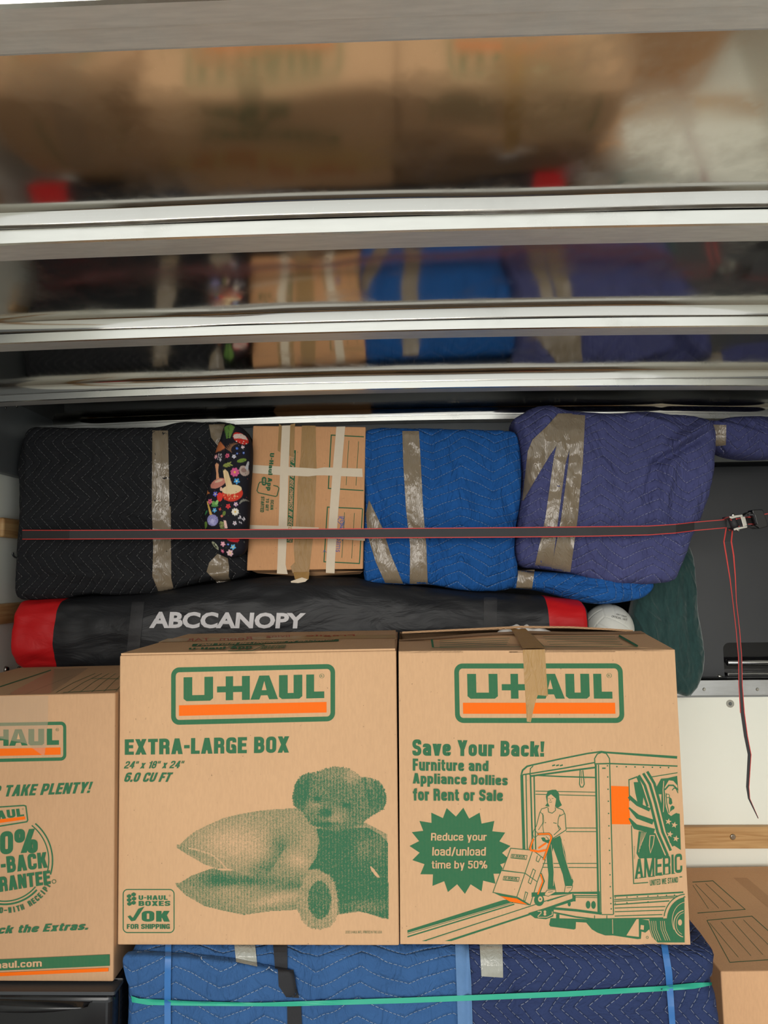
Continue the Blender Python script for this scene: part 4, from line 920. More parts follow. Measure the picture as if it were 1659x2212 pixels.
# ================================================================== SOFT BUNDLES
def resample(pts, n, closed=True):
    pts = [Vector(p) for p in pts]; m = len(pts); out = []
    # chaikin smoothing twice, then even spacing
    for _ in range(1 if closed == 'hard' else 2):
        q = []
        for i in range(len(pts)):
            a, b_ = pts[i], pts[(i+1) % len(pts)]; q += [a.lerp(b_, .25), a.lerp(b_, .75)]
        pts = q
    L_ = [0]
    for i in range(len(pts)): L_.append(L_[-1]+(pts[(i+1) % len(pts)]-pts[i]).length)
    tot = L_[-1]; j = 0
    for k in range(n):
        s = tot*k/n
        while L_[j+1] < s: j += 1
        u = (s-L_[j])/max(1e-9, L_[j+1]-L_[j]); out.append(pts[j].lerp(pts[(j+1) % len(pts)], u))
    return out
def bundle(name, outline, Y, front, back, mat, parent, n=4.0, nseg=340, wr=(.006, 7, 7), folds=(), uvscale=1.0, center=None, edge=.004):
    """soft padded body: its silhouette lies at depth Y, it bulges 'front' metres towards the door and 'back' metres behind"""
    ring = resample(outline, nseg, 'hard' if n > 3.5 else True); pts = [P(p[0], p[1], Y) for p in ring]
    ccx = sum(p.x for p in pts)/nseg; ccz = sum(p.z for p in pts)/nseg
    for p in pts:
        w = 1+.010*noise.noise(Vector((p.x*16, p.z*16, 2)))+.005*noise.noise(Vector((p.x*45, p.z*45, 9))); p.x = ccx+(p.x-ccx)*w; p.z = ccz+(p.z-ccz)*w
    cx = sum(p.x for p in pts)/nseg; cz = sum(p.z for p in pts)/nseg
    if center: c = P(center[0], center[1], Y); cx, cz = c.x, c.z
    rf = [i/62*.93 for i in range(1, 63)]+[.945, .958, .97, .98, .988, .994, .998, 1.0]
    rb = [.998, .99, .975, .95, .9, .8, .6, .3]
    fl = [(P(a[0], a[1], Y), P(b_[0], b_[1], Y), w, h) for a, b_, w, h in folds]
    V, UV = [], []
    def disp(x, z, r):
        k = min(1, (1-r)*12+.25)
        d = wr[0]*noise.fractal(Vector((x*wr[1], 0, z*wr[2])), .9, 2.1, 4)
        d += wr[0]*.8*abs(noise.noise(Vector((x*wr[1]*1.7+3, 5, z*wr[2]*1.7))))
        if wr[0] > .004:
            q = Vector((x*1.0+.35*z, z*.75-.3*x)); j1 = noise.noise(Vector((q.x*7, 1, q.y*7)))*.5
            for fr, am, st_x in ((11, .55, .38), (23, .36, .5), (41, .2, .6)):
                rg = noise.noise(Vector((q.x*fr+j1*2, 8+fr, q.y*fr*st_x+j1))); d += wr[0]*am*max(0, 1-abs(rg)*5)**1.5
        for a, b_, w, h in fl:
            ab = Vector((b_.x-a.x, b_.z-a.z)); ap = Vector((x-a.x, z-a.z)); u = max(0, min(1, ap.dot(ab)/ab.length_squared)); dd = (ap-ab*u).length
            d += h*math.exp(-(dd/w)**2)*(math.sin(math.pi*(.15+.7*u)))
        return d*k
    V.append((cx, Y-front-disp(cx, cz, 0), cz)); UV.append((cx, cz))
    for r in rf:
        yy = (1-r**n)**(1/n) if r < 1 else 0
        for p in pts:
            x, z = cx+(p.x-cx)*r, cz+(p.z-cz)*r; V.append((x, Y-front*yy-disp(x, z, r), z)); UV.append((x, z))
    for r in rb:
        yy = (1-r**n)**(1/n)
        for p in pts:
            x, z = cx+(p.x-cx)*r, cz+(p.z-cz)*r; V.append((x, Y+back*yy, z)); UV.append((x+(x-cx)*.3*yy, z+back*yy*(1 if p.z > cz else -1)))
    V.append((cx, Y+back, cz)); UV.append((cx, cz))
    Fc = []; R_ = len(rf)+len(rb)
    for k in range(nseg): Fc.append((0, 1+k, 1+(k+1) % nseg))
    for r in range(R_-1):
        for k in range(nseg):
            a = 1+r*nseg; Fc.append((a+k, a+nseg+k, a+nseg+(k+1) % nseg, a+(k+1) % nseg))
    last = len(V)-1; a = 1+(R_-1)*nseg
    for k in range(nseg): Fc.append((a+k, last, a+(k+1) % nseg))
    o = mesh(name, V, Fc, mat, None, True); recalc(o)
    ul = o.data.uv_layers.new(name='UVMap')
    for lp in o.data.loops: ul.data[lp.index].uv = UV[lp.vertex_index]
    if parent is not None: adopt(parent, o)
    return o
def bvh(*objs):
    V, Fc = [], []
    for o in objs:
        b = len(V); V += [o.matrix_world @ v.co for v in o.data.vertices]; Fc += [tuple(b+i for i in p.vertices) for p in o.data.polygons]
    return BVHTree.FromPolygons(V, Fc)
def drape(tree, px, py, off, fallY):
    d = ray(px, py).normalized(); h = tree.ray_cast(CAM, d)
    if h[0] is None: return P(px, py, fallY)
    return h[0]-d*off
def strip(name, A, B, tree, mat, parent, off=.0018, fallY=2.1, n=60, m=8, smooth=True, jag=0):
    """ribbon of tape lying on whatever is below it, between two pixel edges"""
    def at(Pl, u):
        t_ = u*(len(Pl)-1); i = min(int(t_), len(Pl)-2); f = t_-i; return (Pl[i][0]*(1-f)+Pl[i+1][0]*f, Pl[i][1]*(1-f)+Pl[i+1][1]*f)
    V, Fc = [], []
    for i in range(n+1):
        a, b_ = at(A, i/n), at(B, i/n)
        for j in range(m+1):
            w = j/m; px, py = a[0]*(1-w)+b_[0]*w, a[1]*(1-w)+b_[1]*w
            V.append(drape(tree, px, py, off, fallY))
    for i in range(n):
        for j in range(m): Fc.append((i*(m+1)+j, i*(m+1)+j+1, (i+1)*(m+1)+j+1, (i+1)*(m+1)+j))
    # fill misses with the neighbouring depth
    return mesh(name, V, Fc, mat, parent, smooth)

# ---- black quilted bundle
t = thing('wrapped_bundle', 'black quilted blanket bundle taped with one long brown strip, far left', 'bundle', 'quilted blanket bundles in the upper row', P(290, 1292, 2.1))
KB = bundle('blanket', [(50, 1000), (62, 950), (66, 932), (85, 926), (200, 928), (326, 927), (362, 924), (385, 916), (420, 913), (455, 916), (500, 914), (538, 930), (541, 1000), (538, 1160), (540, 1215), (540, 1242), (500, 1254), (450, 1254), (400, 1268), (350, 1280), (300, 1284), (240, 1285), (200, 1280), (150, 1293), (85, 1296), (48, 1294), (42, 1275), (46, 1200), (52, 1120), (50, 1060)],
            2.075, .055, .20, Q_BLACK, t, 5, wr=(.008, 5, 9), folds=[((455, 950), (420, 1240), .02, -.03), ((500, 1235), (400, 1262), .02, .02), ((380, 940), (430, 1000), .015, .014), ((372, 1060), (410, 1180), .02, -.012), ((430, 1010), (385, 1120), .012, .012), ((250, 1100), (360, 1150), .012, .008), ((120, 1230), (330, 1255), .02, .012), ((372, 1200), (440, 1130), .012, .012)])
tk = bvh(KB)
strip('tape', [(329, 930), (328, 1100), (331, 1180), (329, 1245), (345, 1285)], [(363, 930), (366, 1092), (368, 1180), (370, 1250), (378, 1285)], tk, M_TAPE, t)
strip('tape', [(369, 1094), (369, 1150), (370, 1240)], [(365, 1094), (366, 1150), (368, 1240)], tk, M_TAPE, t, off=.0025)
strip('tape', [(451, 917), (456, 945), (472, 965)], [(486, 916), (482, 940), (477, 965)], tk, M_TAPE, t)
strip('tape', [(470, 1196), (452, 1215), (446, 1235), (470, 1260)], [(492, 1206), (495, 1225), (494, 1245), (500, 1256)], tk, M_TAPE, t)

# ---- pillow with mushroom fabric: painted cloth
t = thing('patterned_pillow', 'black pillow printed with red mushrooms and flowers, between black bundle and box', 'pillow', None, P(495, 1204, 2.05))
outl = [(484, 925), (490, 914), (505, 916), (524, 925), (538, 940), (546, 960), (545, 1010), (541, 1060), (540, 1102), (536, 1172), (531, 1196), (508, 1205), (489, 1204), (470, 1189), (453, 1167), (443, 1144), (444, 1102), (451, 1055), (460, 1008), (468, 972), (480, 942)]
MP = bundle('pillowcase', outl, 2.00, .042, .045, None, t, 2.6, nseg=420, wr=(.002, 8, 8), folds=[((490, 930), (495, 1090), .006, -.004)])
MPmat = NT('mushroom_print_fabric'); a_ = MPmat.n('ShaderNodeAttribute', attribute_name='print')
MPmat.bump(MPmat.noise(MPmat.co(), 40, 3), .25, .003); MPmat.out(a_.outputs['Color'], .75, 0, .25); MP.data.materials.append(MPmat.m)
bm = bmesh.new(); bm.from_mesh(MP.data)   # finer cloth so that the print is crisp
bmesh.ops.subdivide_edges(bm, edges=[e for e in bm.edges if e.calc_length() > .0028 and e.verts[0].co.y < 2.04], cuts=1, use_grid_fill=True); bm.to_mesh(MP.data); bm.free()
N_ = len(MP.data.vertices); co = np.zeros(N_*3); MP.data.vertices.foreach_get('co', co); co = co.reshape(-1, 3)
mw = MP.matrix_world
# pixel coordinates of the printed motif in the plane of the cloth
x0 = P(430, 890, 1.99); x1 = P(820, 1280, 1.99)
if True:
    off_ = np.array(mw.translation); off_[:] = 0
    co_w = np.array([tuple(mw @ v.co) for v in MP.data.vertices])
U_ = (co_w[:, 0]-x0.x)/(x1.x-x0.x)*1659; V_ = (co_w[:, 2]-x0.z)/(x1.z-x0.z)*1659
colr = np.tile(np.array(L(26, 25, 34)), (N_, 1))
def paint(mask, c, f=1.0): colr[mask] = colr[mask]*(1-f)+np.array(L(*c))*f
def ell(cx, cy, rx, ry, rot=0):
    a = math.radians(rot); x = U_-cx; y = V_-cy; u = x*math.cos(a)+y*math.sin(a); w = -x*math.sin(a)+y*math.cos(a); return (u/rx)**2+(w/ry)**2
def leaf(cx, cy, l, w, rot, c): paint(ell(cx, cy, l, w, rot) < 1, c)
def polyp(pts, c): paint(inside(U_, V_, pts), c)
def flower(cx, cy, r, c, c2=(240, 210, 90), k=5):
    for i in range(k):
        a = 2*math.pi*i/k+.3; paint(ell(cx+r*.62*math.cos(a), cy+r*.62*math.sin(a), r*.48, r*.34, math.degrees(a)) < 1, c)
    paint(ell(cx, cy, r*.28, r*.28) < 1, c2)
for i in range(9):
    y = 130+i*14; s = 60-i*5
    leaf(290-s*.35, y+14, s*.55, 7, 150, (96, 134, 62)); leaf(298+s*.3, y+10, s*.55, 7, 35, (110, 146, 70))
for k in range(9): leaf(300+k*6, 370-k*6, 40, 4, 35+k*16, (138, 98, 70))
polyp([(165, 385), (180, 300), (215, 285), (262, 340), (265, 352), (225, 375)], (190, 110, 66))
paint(ell(402, 262, 78, 45, 35) < 1, (205, 48, 40)); polyp([(335, 245), (345, 222), (400, 215), (440, 235), (465, 275), (400, 262), (350, 265)], (222, 200, 190)); 
for (x, y) in ((370, 290), (400, 300), (430, 290), (455, 310), (425, 310)): paint(ell(x, y, 5, 5) < 1, (240, 220, 210))
# stems and caps
polyp([(172, 500), (190, 485), (212, 500), (206, 560), (222, 640), (190, 650), (188, 570)], (222, 160, 120)); paint((ell(205, 672, 76, 40, -22) < 1) & (V_ > 600), (206, 132, 116)); paint(ell(215, 650, 40, 12, -15) < 1, (226, 188, 160))
polyp([(252, 560), (270, 545), (300, 570), (345, 700), (290, 720), (262, 620)], (236, 206, 158)); paint(ell(340, 765, 92, 72, -8) < 1, (214, 62, 42)); paint((ell(335, 730, 88, 42, -6) < 1), (236, 210, 166)); 
for k in range(26):
    a = random.uniform(0, 6.28); r = random.uniform(.2, .95); x, y = 340+88*r*math.cos(a), 785+42*r*math.sin(a)
    if y > 768: paint(ell(x, y, 6, 4) < 1, (240, 170, 120))
paint(ell(228, 795, 26, 40) < 1, (226, 60, 52)); paint(ell(240, 725, 12, 18) < 1, (236, 190, 170)); paint((ell(440, 560, 38, 48, -20) < 1), (186, 164, 154)); polyp([(446, 540), (470, 470), (480, 480), (470, 560)], (190, 190, 196)); paint(ell(438, 555, 22, 20) < 1, (150, 120, 112))
polyp([(95, 830), (108, 825), (160, 960), (156, 1000), (145, 990)], (214, 176, 90)); paint(ell(158, 1000, 54, 50, 10) < 1, (140, 136, 190)); 
for k in range(9): leaf(158, 1010, 46, 2, k*20, (190, 186, 226))
leaf(420, 468, 40, 17, -15, (122, 150, 60)); leaf(80, 1040, 22, 34, 20, (106, 140, 60)); leaf(170, 850, 24, 18, 40, (116, 170, 90)); leaf(200, 845, 14, 24, 20, (150, 200, 120)); leaf(180, 872, 34, 10, 0, (90, 150, 80)); leaf(268, 942, 14, 22, 20, (110, 130, 60)); leaf(90, 930, 10, 26, 40, (60, 130, 80))
for k in range(6): leaf(265+k*12, 505+(k % 2)*18-k*3, 20, 7, -40+60*(k % 2), (150, 160, 80))
for k in range(4): leaf(415+k*12, 840-k*6, 24, 6, -60+25*k, (140, 140, 130))
for (x, y, r, c, c2, k) in ((175, 425, 20, (238, 170, 190), (250, 220, 120), 5), (290, 424, 20, (220, 96, 130), (120, 40, 60), 6), (352, 432, 18, (228, 224, 230), (90, 110, 170), 5), (362, 575, 38, (222, 98, 150), (250, 190, 80), 8), (380, 655, 26, (76, 160, 224), (240, 240, 180), 5), (185, 768, 22, (120, 116, 216), (245, 230, 110), 5), (132, 832, 24, (230, 110, 140), (160, 40, 60), 5), (178, 912, 20, (84, 170, 226), (245, 220, 110), 5), (305, 880, 22, (226, 64, 70), (190, 40, 40), 5), (374, 862, 18, (228, 190, 226), (240, 220, 120), 5), (368, 930, 30, (240, 234, 220), (236, 190, 70), 9), (362, 1030, 18, (220, 210, 220), (150, 60, 60), 5), (376, 358, 12, (70, 110, 200), (150, 200, 240), 5), (380, 405, 10, (70, 110, 200), (240, 240, 240), 5), (436, 398, 11, (60, 110, 210), (240, 240, 240), 5), (250, 1212, 22, (240, 170, 190), (250, 230, 220), 5), (297, 1216, 10, (60, 120, 220), (240, 240, 240), 5), (340, 1240, 24, (110, 190, 236), (245, 220, 120), 5), (308, 1292, 28, (240, 200, 206), (245, 220, 120), 6), (240, 1275, 16, (214, 100, 140), (250, 210, 190), 5), (230, 905, 14, (220, 80, 70), (240, 140, 110), 4), (246, 965, 12, (226, 120, 100), (240, 160, 110), 4), (102, 750, 24, (190, 110, 60), (220, 150, 90), 3), (428, 345, 14, (240, 220, 225), (200, 140, 150), 5)):
    flower(x, y, r, c, c2, k)
paint((ell(345, 1175, 56, 20, 8) < 1), (204, 30, 44)); paint(ell(170, 1225, 46, 20, 50) < 1, (196, 200, 170)); 
for k in range(6): leaf(170, 1225, 40, 2, 20+k*15, (60, 64, 50))
polyp([(100, 1215), (130, 1240), (190, 1300), (150, 1290)], (200, 130, 110))
polyp([(262, 1000), (285, 1010), (298, 1075), (270, 1075)], (240, 200, 190)); 
for k in range(5): leaf(245, 1020+k*13, 24, 3, 10, (190, 200, 120))
for k in range(26):
    x = random.choice((random.uniform(195, 265), random.uniform(395, 460))); y = random.uniform(405, 470) if x < 300 else random.uniform(960, 1030); leaf(x, y, 7, 4, random.uniform(0, 180), (226, 220, 228))
for k in range(60): leaf(random.uniform(60, 470), random.uniform(160, 1320), 5, 2.5, random.uniform(0, 180), random.choice(((96, 130, 70), (60, 90, 60), (150, 70, 60), (120, 120, 110))))
ca = MP.data.color_attributes.new('print', 'FLOAT_COLOR', 'POINT'); ca.data.foreach_set('color', np.hstack([colr, np.ones((N_, 1))]).ravel())
MP.data.polygons.foreach_set('use_smooth', [True]*len(MP.data.polygons))

# ---- cardboard box on its side in the upper row
YC = 2.03
M_CARDW = cardboard('cardboard_warm_lightened', L(214, 160, 114))  # same cardboard, brightened to make up for weaker light in the upper row
tc_, f4, b4 = carton('taped cardboard box on its side between patterned pillow and blue bundle', [(546.5, 919.5), (790, 922), (784, 1233), (533, 1229)], YC, .30, mat=M_CARDW)
for a, b_ in (((.002, .5), (.39, .5)), ((.42, .5), (.998, .5))): pass
lower = mesh('bottom_flap', [P(534, 1229, YC), P(785, 1233, YC), P(778, 1240, YC+.05), P(660, 1246, YC+.05), P(556, 1238, YC+.05)], [(0, 1, 2, 3, 4)], M_CARD2, tc_)
pr = Print(frontfn(YC), base=3e-4); pr.zoom(430, 890, 4.254)
pr.stroke([(1515, 228), (1215, 212), (1188, 702), (1512, 722)], 10); pr.stroke([(1500, 888), (1180, 874), (1148, 1376), (1474, 1392), (1503, 888)], 10)
for a in ((1285, 262, 1262, 660), (1376, 262, 1352, 672), (1466, 270, 1442, 676), (1337, 922, 1312, 1340), (1428, 928, 1402, 1346)): pr.stroke([(a[0], a[1]), (a[2], a[3])], 5)
pr.poly([(872, 350), (890, 352), (858, 1200), (806, 1198), (840, 420), (870, 405)])
pr.gtext('FIND YOUR BELONGINGS IN SECONDS!', ((878, 372), (850, 1196), (814, 1194), (846, 352)), mat=2, layer=1, w=2.0, shear=.2)
pr.gtext('U-Haul App', ((690, 378), (662, 724), (612, 722), (642, 376)), w=2.4)
pr.stroke([(612, 640), (558, 645), (548, 662), (532, 722), (545, 742), (702, 776), (716, 770), (734, 700), (722, 684), (682, 674)], 8); pr.poly(rrect(576, 596, 618, 676, 20)); pr.gtext('GET', ((608, 612), (604, 664), (586, 663), (590, 611)), mat=2, layer=1, w=2.0)
pr.gtext('SCAN', ((686, 808), (682, 898), (654, 897), (658, 806)), w=2.0); pr.gtext('TO GET', ((642, 795), (636, 910), (610, 908), (616, 793)), w=2.0); pr.gtext('STARTED', ((600, 778), (594, 922), (562, 920), (570, 776)), w=2.0)
pr.build('lettering', PM, tc_)
pr = Print(frontfn(YC), base=3e-4); pr.zoom(430, 890, 4.254)
pr.stroke([(1290, 1075), (1335, 1020), (1330, 975), (1290, 970), (1270, 1000), (1310, 1040), (1340, 1000)], 6, 0)
pr.text('Sams', ((1325, 1160), (1310, 1290), (1255, 1285), (1268, 1155)), mat=0, bold=.0); pr.stroke([(1140, 1290), (1150, 1270), (1170, 1290)], 5, 0)
pr.text('pens', ((1340, 960), (1335, 1070), (1275, 1068), (1282, 958)), mat=0, bold=.0)
pr.build('handwriting', [M_BLUE_PEN], tc_, 'blue marker handwriting')
def boxtape(pts_list, mat, nm, lab=None, base=8e-4):
    pr = Print(frontfn(YC), base=base); pr.zoom(430, 890, 4.254)
    for p in pts_list: pr.poly(p)
    o = pr.build(nm, [mat], tc_, lab); return o
boxtape([[(945, 125), (1070, 125), (1080, 520), (1060, 1060), (1030, 1300), (1020, 1400), (1010, 1480), (860, 1480), (840, 1420), (880, 1380), (870, 1250), (900, 900), (905, 650), (935, 400)]], M_TAPE2, 'paper_tape', 'wrinkled brown paper tape over the seam')
boxtape([[(735, 108), (765, 130), (745, 370), (722, 355)], [(838, 115), (885, 104), (880, 130), (872, 420), (828, 400)]], M_TAPE2, 'paper_tape')
boxtape([[(762, 125), (838, 122), (820, 600), (805, 1180), (795, 1400), (815, 1490), (715, 1485), (720, 1380), (735, 900), (745, 500)]], M_MASK, 'masking_tape', 'cream masking tape strip', 1.1e-3)
boxtape([[(1262, 135), (1343, 133), (1320, 400), (1280, 900), (1250, 1350), (1245, 1482), (1165, 1478), (1168, 1380), (1200, 900), (1235, 450)]], M_MASK, 'masking_tape', 'cream masking tape strip', 1.1e-3)
boxtape([[(484, 485), (740, 500), (1000, 515), (1080, 520), (1150, 508), (1500, 520), (1504, 598), (1150, 582), (1090, 582), (1000, 592), (740, 580), (482, 560)]], M_MASK, 'masking_tape', 'cream masking tape strip', 1.4e-3)
boxtape([[(455, 1038), (800, 1048), (1100, 1062), (1100, 1080), (455, 1075)], [(1250, 1158), (1524, 1160), (1524, 1184), (1250, 1164)]], M_MASK, 'masking_tape', 'cream masking tape strip', 1.4e-3)
# loose torn end of tape
q = [(865, 1470), (1015, 1470), (1012, 1500), (1005, 1540), (930, 1545), (880, 1535)]
V = [P(430+x/4.254, 890+y/4.254, YC-.006-.012*(y-1470)/80) for x, y in q]; mesh('tape_end', V, [tuple(range(6))], M_TAPE2, tc_)
q = [(842, 1555), (945, 1520), (1000, 1538), (975, 1560), (850, 1583)]
mesh('tape_end', [P(430+x/4.254, 890+y/4.254, YC-.022) for x, y in q], [tuple(range(5))], M_MASK, tc_)

# ---- bright blue bundle
t = thing('wrapped_bundle', 'bright blue quilted bundle with vertical and diagonal tape, right of the upper box', 'bundle', 'quilted blanket bundles in the upper row', P(950, 1277, 2.1))
BB = bundle('blanket', [(776, 960), (782, 940), (797, 929), (830, 928), (900, 929), (1030, 932), (1095, 933), (1114, 940), (1120, 965), (1124, 1035), (1121, 1085), (1113, 1140), (1108, 1190), (1117, 1230), (1114, 1266), (1080, 1277), (1030, 1277), (980, 1273), (930, 1263), (885, 1263), (830, 1262), (797, 1262), (787, 1254), (784, 1200), (787, 1130), (790, 1075), (783, 1030), (776, 990)],
            2.085, .060, .20, Q_BLUE, t, 5, wr=(.0065, 6, 5), folds=[((930, 950), (1000, 1120), .03, .012), ((1060, 1080), (1110, 1180), .02, .016), ((790, 1000), (850, 1180), .015, -.012), ((930, 1150), (960, 1270), .02, -.010), ((1050, 960), (1110, 1040), .02, .008), ((960, 1180), (1100, 1240), .02, .01)])
tk = bvh(BB)
strip('tape', [(869, 931), (871, 1000), (877, 1100), (886, 1180), (885, 1261)], [(905, 931), (909, 1000), (914, 1100), (921, 1180), (924, 1262)], tk, M_TAPE, t)
strip('tape', [(790, 1110), (795, 1160), (812, 1215), (832, 1259)], [(797, 1080), (826, 1140), (845, 1200), (871, 1261)], tk, M_TAPE, t)

# ---- blue rolled end under the navy bundle
t = thing('blanket_roll', 'bright blue quilted roll with a taped neck, beneath the navy bundle', 'blanket', 'rolled blanket ends', P(1260, 1305, 2.07))
BR = bundle('blanket', [(1085, 1225), (1120, 1232), (1160, 1234), (1220, 1238), (1280, 1240), (1355, 1240), (1400, 1250), (1412, 1262), (1408, 1276), (1385, 1293), (1330, 1303), (1290, 1306), (1240, 1298), (1190, 1284), (1150, 1274), (1110, 1272), (1080, 1268)], 2.10, .06, .10, Q_BLUE2, t, 2.4, wr=(.006, 9, 9), folds=[((1180, 1250), (1400, 1272), .01, -.008), ((1170, 1262), (1300, 1296), .01, .006)])
tk = bvh(BR); strip('tape', [(1119, 1231), (1115, 1272)], [(1155, 1231), (1149, 1275)], tk, M_TAPE, t, n=24)

# ---- navy bundle
t = thing('wrapped_bundle', 'big navy quilted bundle with tape shaped like an upside-down V', 'bundle', 'quilted blanket bundles in the upper row', P(1280, 1262, 2.1))
NB = bundle('blanket', [(1100, 912), (1130, 895), (1150, 884), (1180, 880), (1200, 886), (1222, 893), (1265, 896), (1330, 899), (1360, 894), (1400, 893), (1430, 901), (1480, 902), (1512, 909), (1533, 918), (1535, 960), (1532, 1005), (1525, 1060), (1504, 1120), (1482, 1170), (1468, 1205), (1455, 1245), (1446, 1256), (1400, 1262), (1330, 1262), (1280, 1257), (1235, 1239), (1160, 1228), (1120, 1225), (1112, 1205), (1107, 1180), (1114, 1125), (1124, 1075), (1128, 1025), (1120, 975), (1112, 935)],
            2.09, .085, .15, Q_NAVY, t, 4, wr=(.010, 5.5, 5.5), folds=[((1515, 920), (1400, 990), .016, .028), ((1500, 950), (1395, 1010), .012, -.02), ((1400, 990), (1370, 1100), .016, -.018), ((1440, 960), (1400, 1120), .02, .018), ((1180, 890), (1140, 960), .02, .014), ((1350, 905), (1440, 935), .012, .016), ((1140, 1060), (1110, 1200), .015, .014), ((1330, 1100), (1300, 1240), .03, -.014), ((1220, 1000), (1215, 1230), .012, -.008), ((1500, 1010), (1440, 1200), .03, .014)])
tk = bvh(NB)
strip('tape', [(1226, 893), (1212, 920), (1196, 990), (1178, 1120), (1154, 1228)], [(1250, 897), (1242, 930), (1222, 1000), (1206, 1120), (1192, 1232)], tk, M_TAPE, t)
strip('tape', [(1236, 895), (1228, 1000), (1212, 1120), (1190, 1232)], [(1264, 897), (1259, 1000), (1248, 1120), (1232, 1236)], tk, M_TAPE, t, off=.0028)
strip('tape', [(1206, 893), (1182, 920), (1150, 950), (1140, 975), (1128, 1080)], [(1236, 893), (1222, 935), (1190, 980), (1160, 1030), (1130, 1082)], tk, M_TAPE, t, off=.0036)
# ---- navy roll, upper right
t = thing('blanket_roll', 'navy quilted roll with a taped neck, reaching to the right edge', 'blanket', 'rolled blanket ends', P(1620, 992, 2.15))
NR = bundle('blanket', [(1500, 908), (1535, 915), (1560, 905), (1600, 901), (1660, 903), (1740, 905), (1760, 945), (1740, 985), (1660, 992), (1600, 992), (1562, 982), (1545, 968), (1520, 968), (1500, 955)], 2.15, .07, .12, Q_NAVY2, t, 2.4, wr=(.006, 8, 8), folds=[((1560, 930), (1660, 960), .01, .008)])
tk = bvh(NR); strip('tape', [(1532, 917), (1534, 965)], [(1569, 918), (1568, 962)], tk, M_TAPE, t, n=24)
# navy fold behind, over the gap between the bundles
# ---- canopy bag
t = thing('canopy_bag', 'long black canopy bag with red ends, lying under the upper row', 'bag', None, P(650, 1440, 2.08))
YBag = 2.075
prof = [(62, 1305, 1430, .3), (66, 1296, 1441, .8), (78, 1295, 1446, 1), (150, 1291, 1449, 1), (300, 1284, 1450, 1), (430, 1263, 1450, 1), (545, 1249, 1450, 1), (650, 1243, 1450, 1), (770, 1248, 1448, 1), (840, 1262, 1448, 1), (1000, 1275, 1444, 1), (1170, 1287, 1440, 1), (1250, 1296, 1436, 1), (1257, 1303, 1420, .8), (1260, 1320, 1400, .3)]
def bagat(px):
    for i in range(len(prof)-1):
        if prof[i][0] <= px <= prof[i+1][0]:
            u = (px-prof[i][0])/(prof[i+1][0]-prof[i][0]); return [prof[i][k]*(1-u)+prof[i+1][k]*u for k in (1, 2, 3)]
    return prof[0][1:] if px < prof[0][0] else prof[-1][1:]
def bagpt(px, a):
    yt, yb_, k = bagat(px); top = P(px, yt, YBag); bot = P(px, yb_, YBag); c = (top+bot)/2; r = (top.z-bot.z)/2; ry = min(r, .105)*(.9+.1*k)
    w = .010*noise.fractal(Vector((c.x*4, a*1.3, 0)), 1, 2, 3)+.004*noise.noise(Vector((c.x*16, a*3, 4)))
    cz, sy = math.sin(a), -math.cos(a)
    e = .75
    return Vector((c.x, YBag+math.copysign(abs(sy)**e, sy)*(ry+w), c.z+math.copysign(abs(cz)**e, cz)*(r+w*.4)))
def bagpart(name, xa, xb, mat, nx, cap=False):
    V, Fc = [], []; na = 72
    for i in range(nx+1):
        px = xa+(xb-xa)*i/nx
        for k in range(na): V.append(bagpt(px, 2*math.pi*k/na))
    for i in range(nx):
        for k in range(na): Fc.append((i*na+k, (i+1)*na+k, (i+1)*na+(k+1) % na, i*na+(k+1) % na))
    if cap == 'l': Fc.append(tuple(range(na))[::-1])
    if cap == 'r': Fc.append(tuple(range(nx*na, nx*na+na)))
    o = mesh(name, V, Fc, mat, t, True); recalc(o); return o
ba = bagpart('bag_body', 152, 1172, M_BAG, 150); bl = bagpart('end_cap', 62, 152, M_BAGRED, 24, 'l'); brr = bagpart('end_cap', 1172, 1252, M_BAGRED, 18); bagpart('end_binding', 1252, 1260, M_BAG, 6, 'r')
for o in (bl, brr): o['label'] = 'red end section'
tk = bvh(ba, bl, brr)
strip('reinforcing_strap', [(270, 1440), (285, 1300)], [(298, 1440), (312, 1300)], tk, M_STRAP, t, off=.002, fallY=1.97); strip('reinforcing_strap', [(1045, 1420), (1045, 1290)], [(1072, 1420), (1074, 1290)], tk, M_STRAP, t, off=.002, fallY=1.97)
pr = Print(lambda px, py, off: drape(tk, px, py, .002+off, 1.97)); pr.text('ABCCANOPY', ((326, 1321), (661, 1324), (658, 1358), (322, 1357)), bold=.04); pr.build('lettering', [M_WHITETXT], t, 'white capital letters')

# ---- volleyball
c = P(1314, 1358, 2.18); r = 52.0/F*2.18
t = thing('volleyball', 'white volleyball peeking out between canopy bag and green cushion', 'ball', None, (c.x, c.y, c.z-r))
bm = bmesh.new(); bmesh.ops.create_icosphere(bm, subdivisions=6, radius=r)
for v in bm.verts:
    d = v.co.normalized(); q = d @ Matrix.Rotation(.5, 3, 'Y') @ Matrix.Rotation(.4, 3, 'X')
    ax = max(range(3), key=lambda i: abs(q[i])); o2 = [q[i]/abs(q[ax]) for i in range(3) if i != ax]
    g = min(abs(abs(q[(ax+1) % 3])-abs(q[ax])), abs(abs(q[(ax+2) % 3])-abs(q[ax])), abs(abs(o2[ax % 2])-.33))
    v.co = d*(r-.0022*math.exp(-(g/.022)**2))
    v.co += c
me = bpy.data.meshes.new('ball_cover'); bm.to_mesh(me); bm.free(); me.polygons.foreach_set('use_smooth', [True]*len(me.polygons)); bo = link('ball_cover', me, M_BALL); adopt(t, bo)
tk = bvh(bo); pr = Print(lambda px, py, off: drape(tk, px, py, .0008+off, 2.1)); pr.gtext('OFFICIAL SIZE', ((1322, 1329), (1356, 1337), (1355, 1341), (1321, 1333)), w=1.0); pr.gtext('SOFT TOUCH', ((1332, 1325), (1354, 1331), (1353, 1334), (1331, 1328)), w=1.0); pr.build('lettering', [M_BLACKTXT], t)

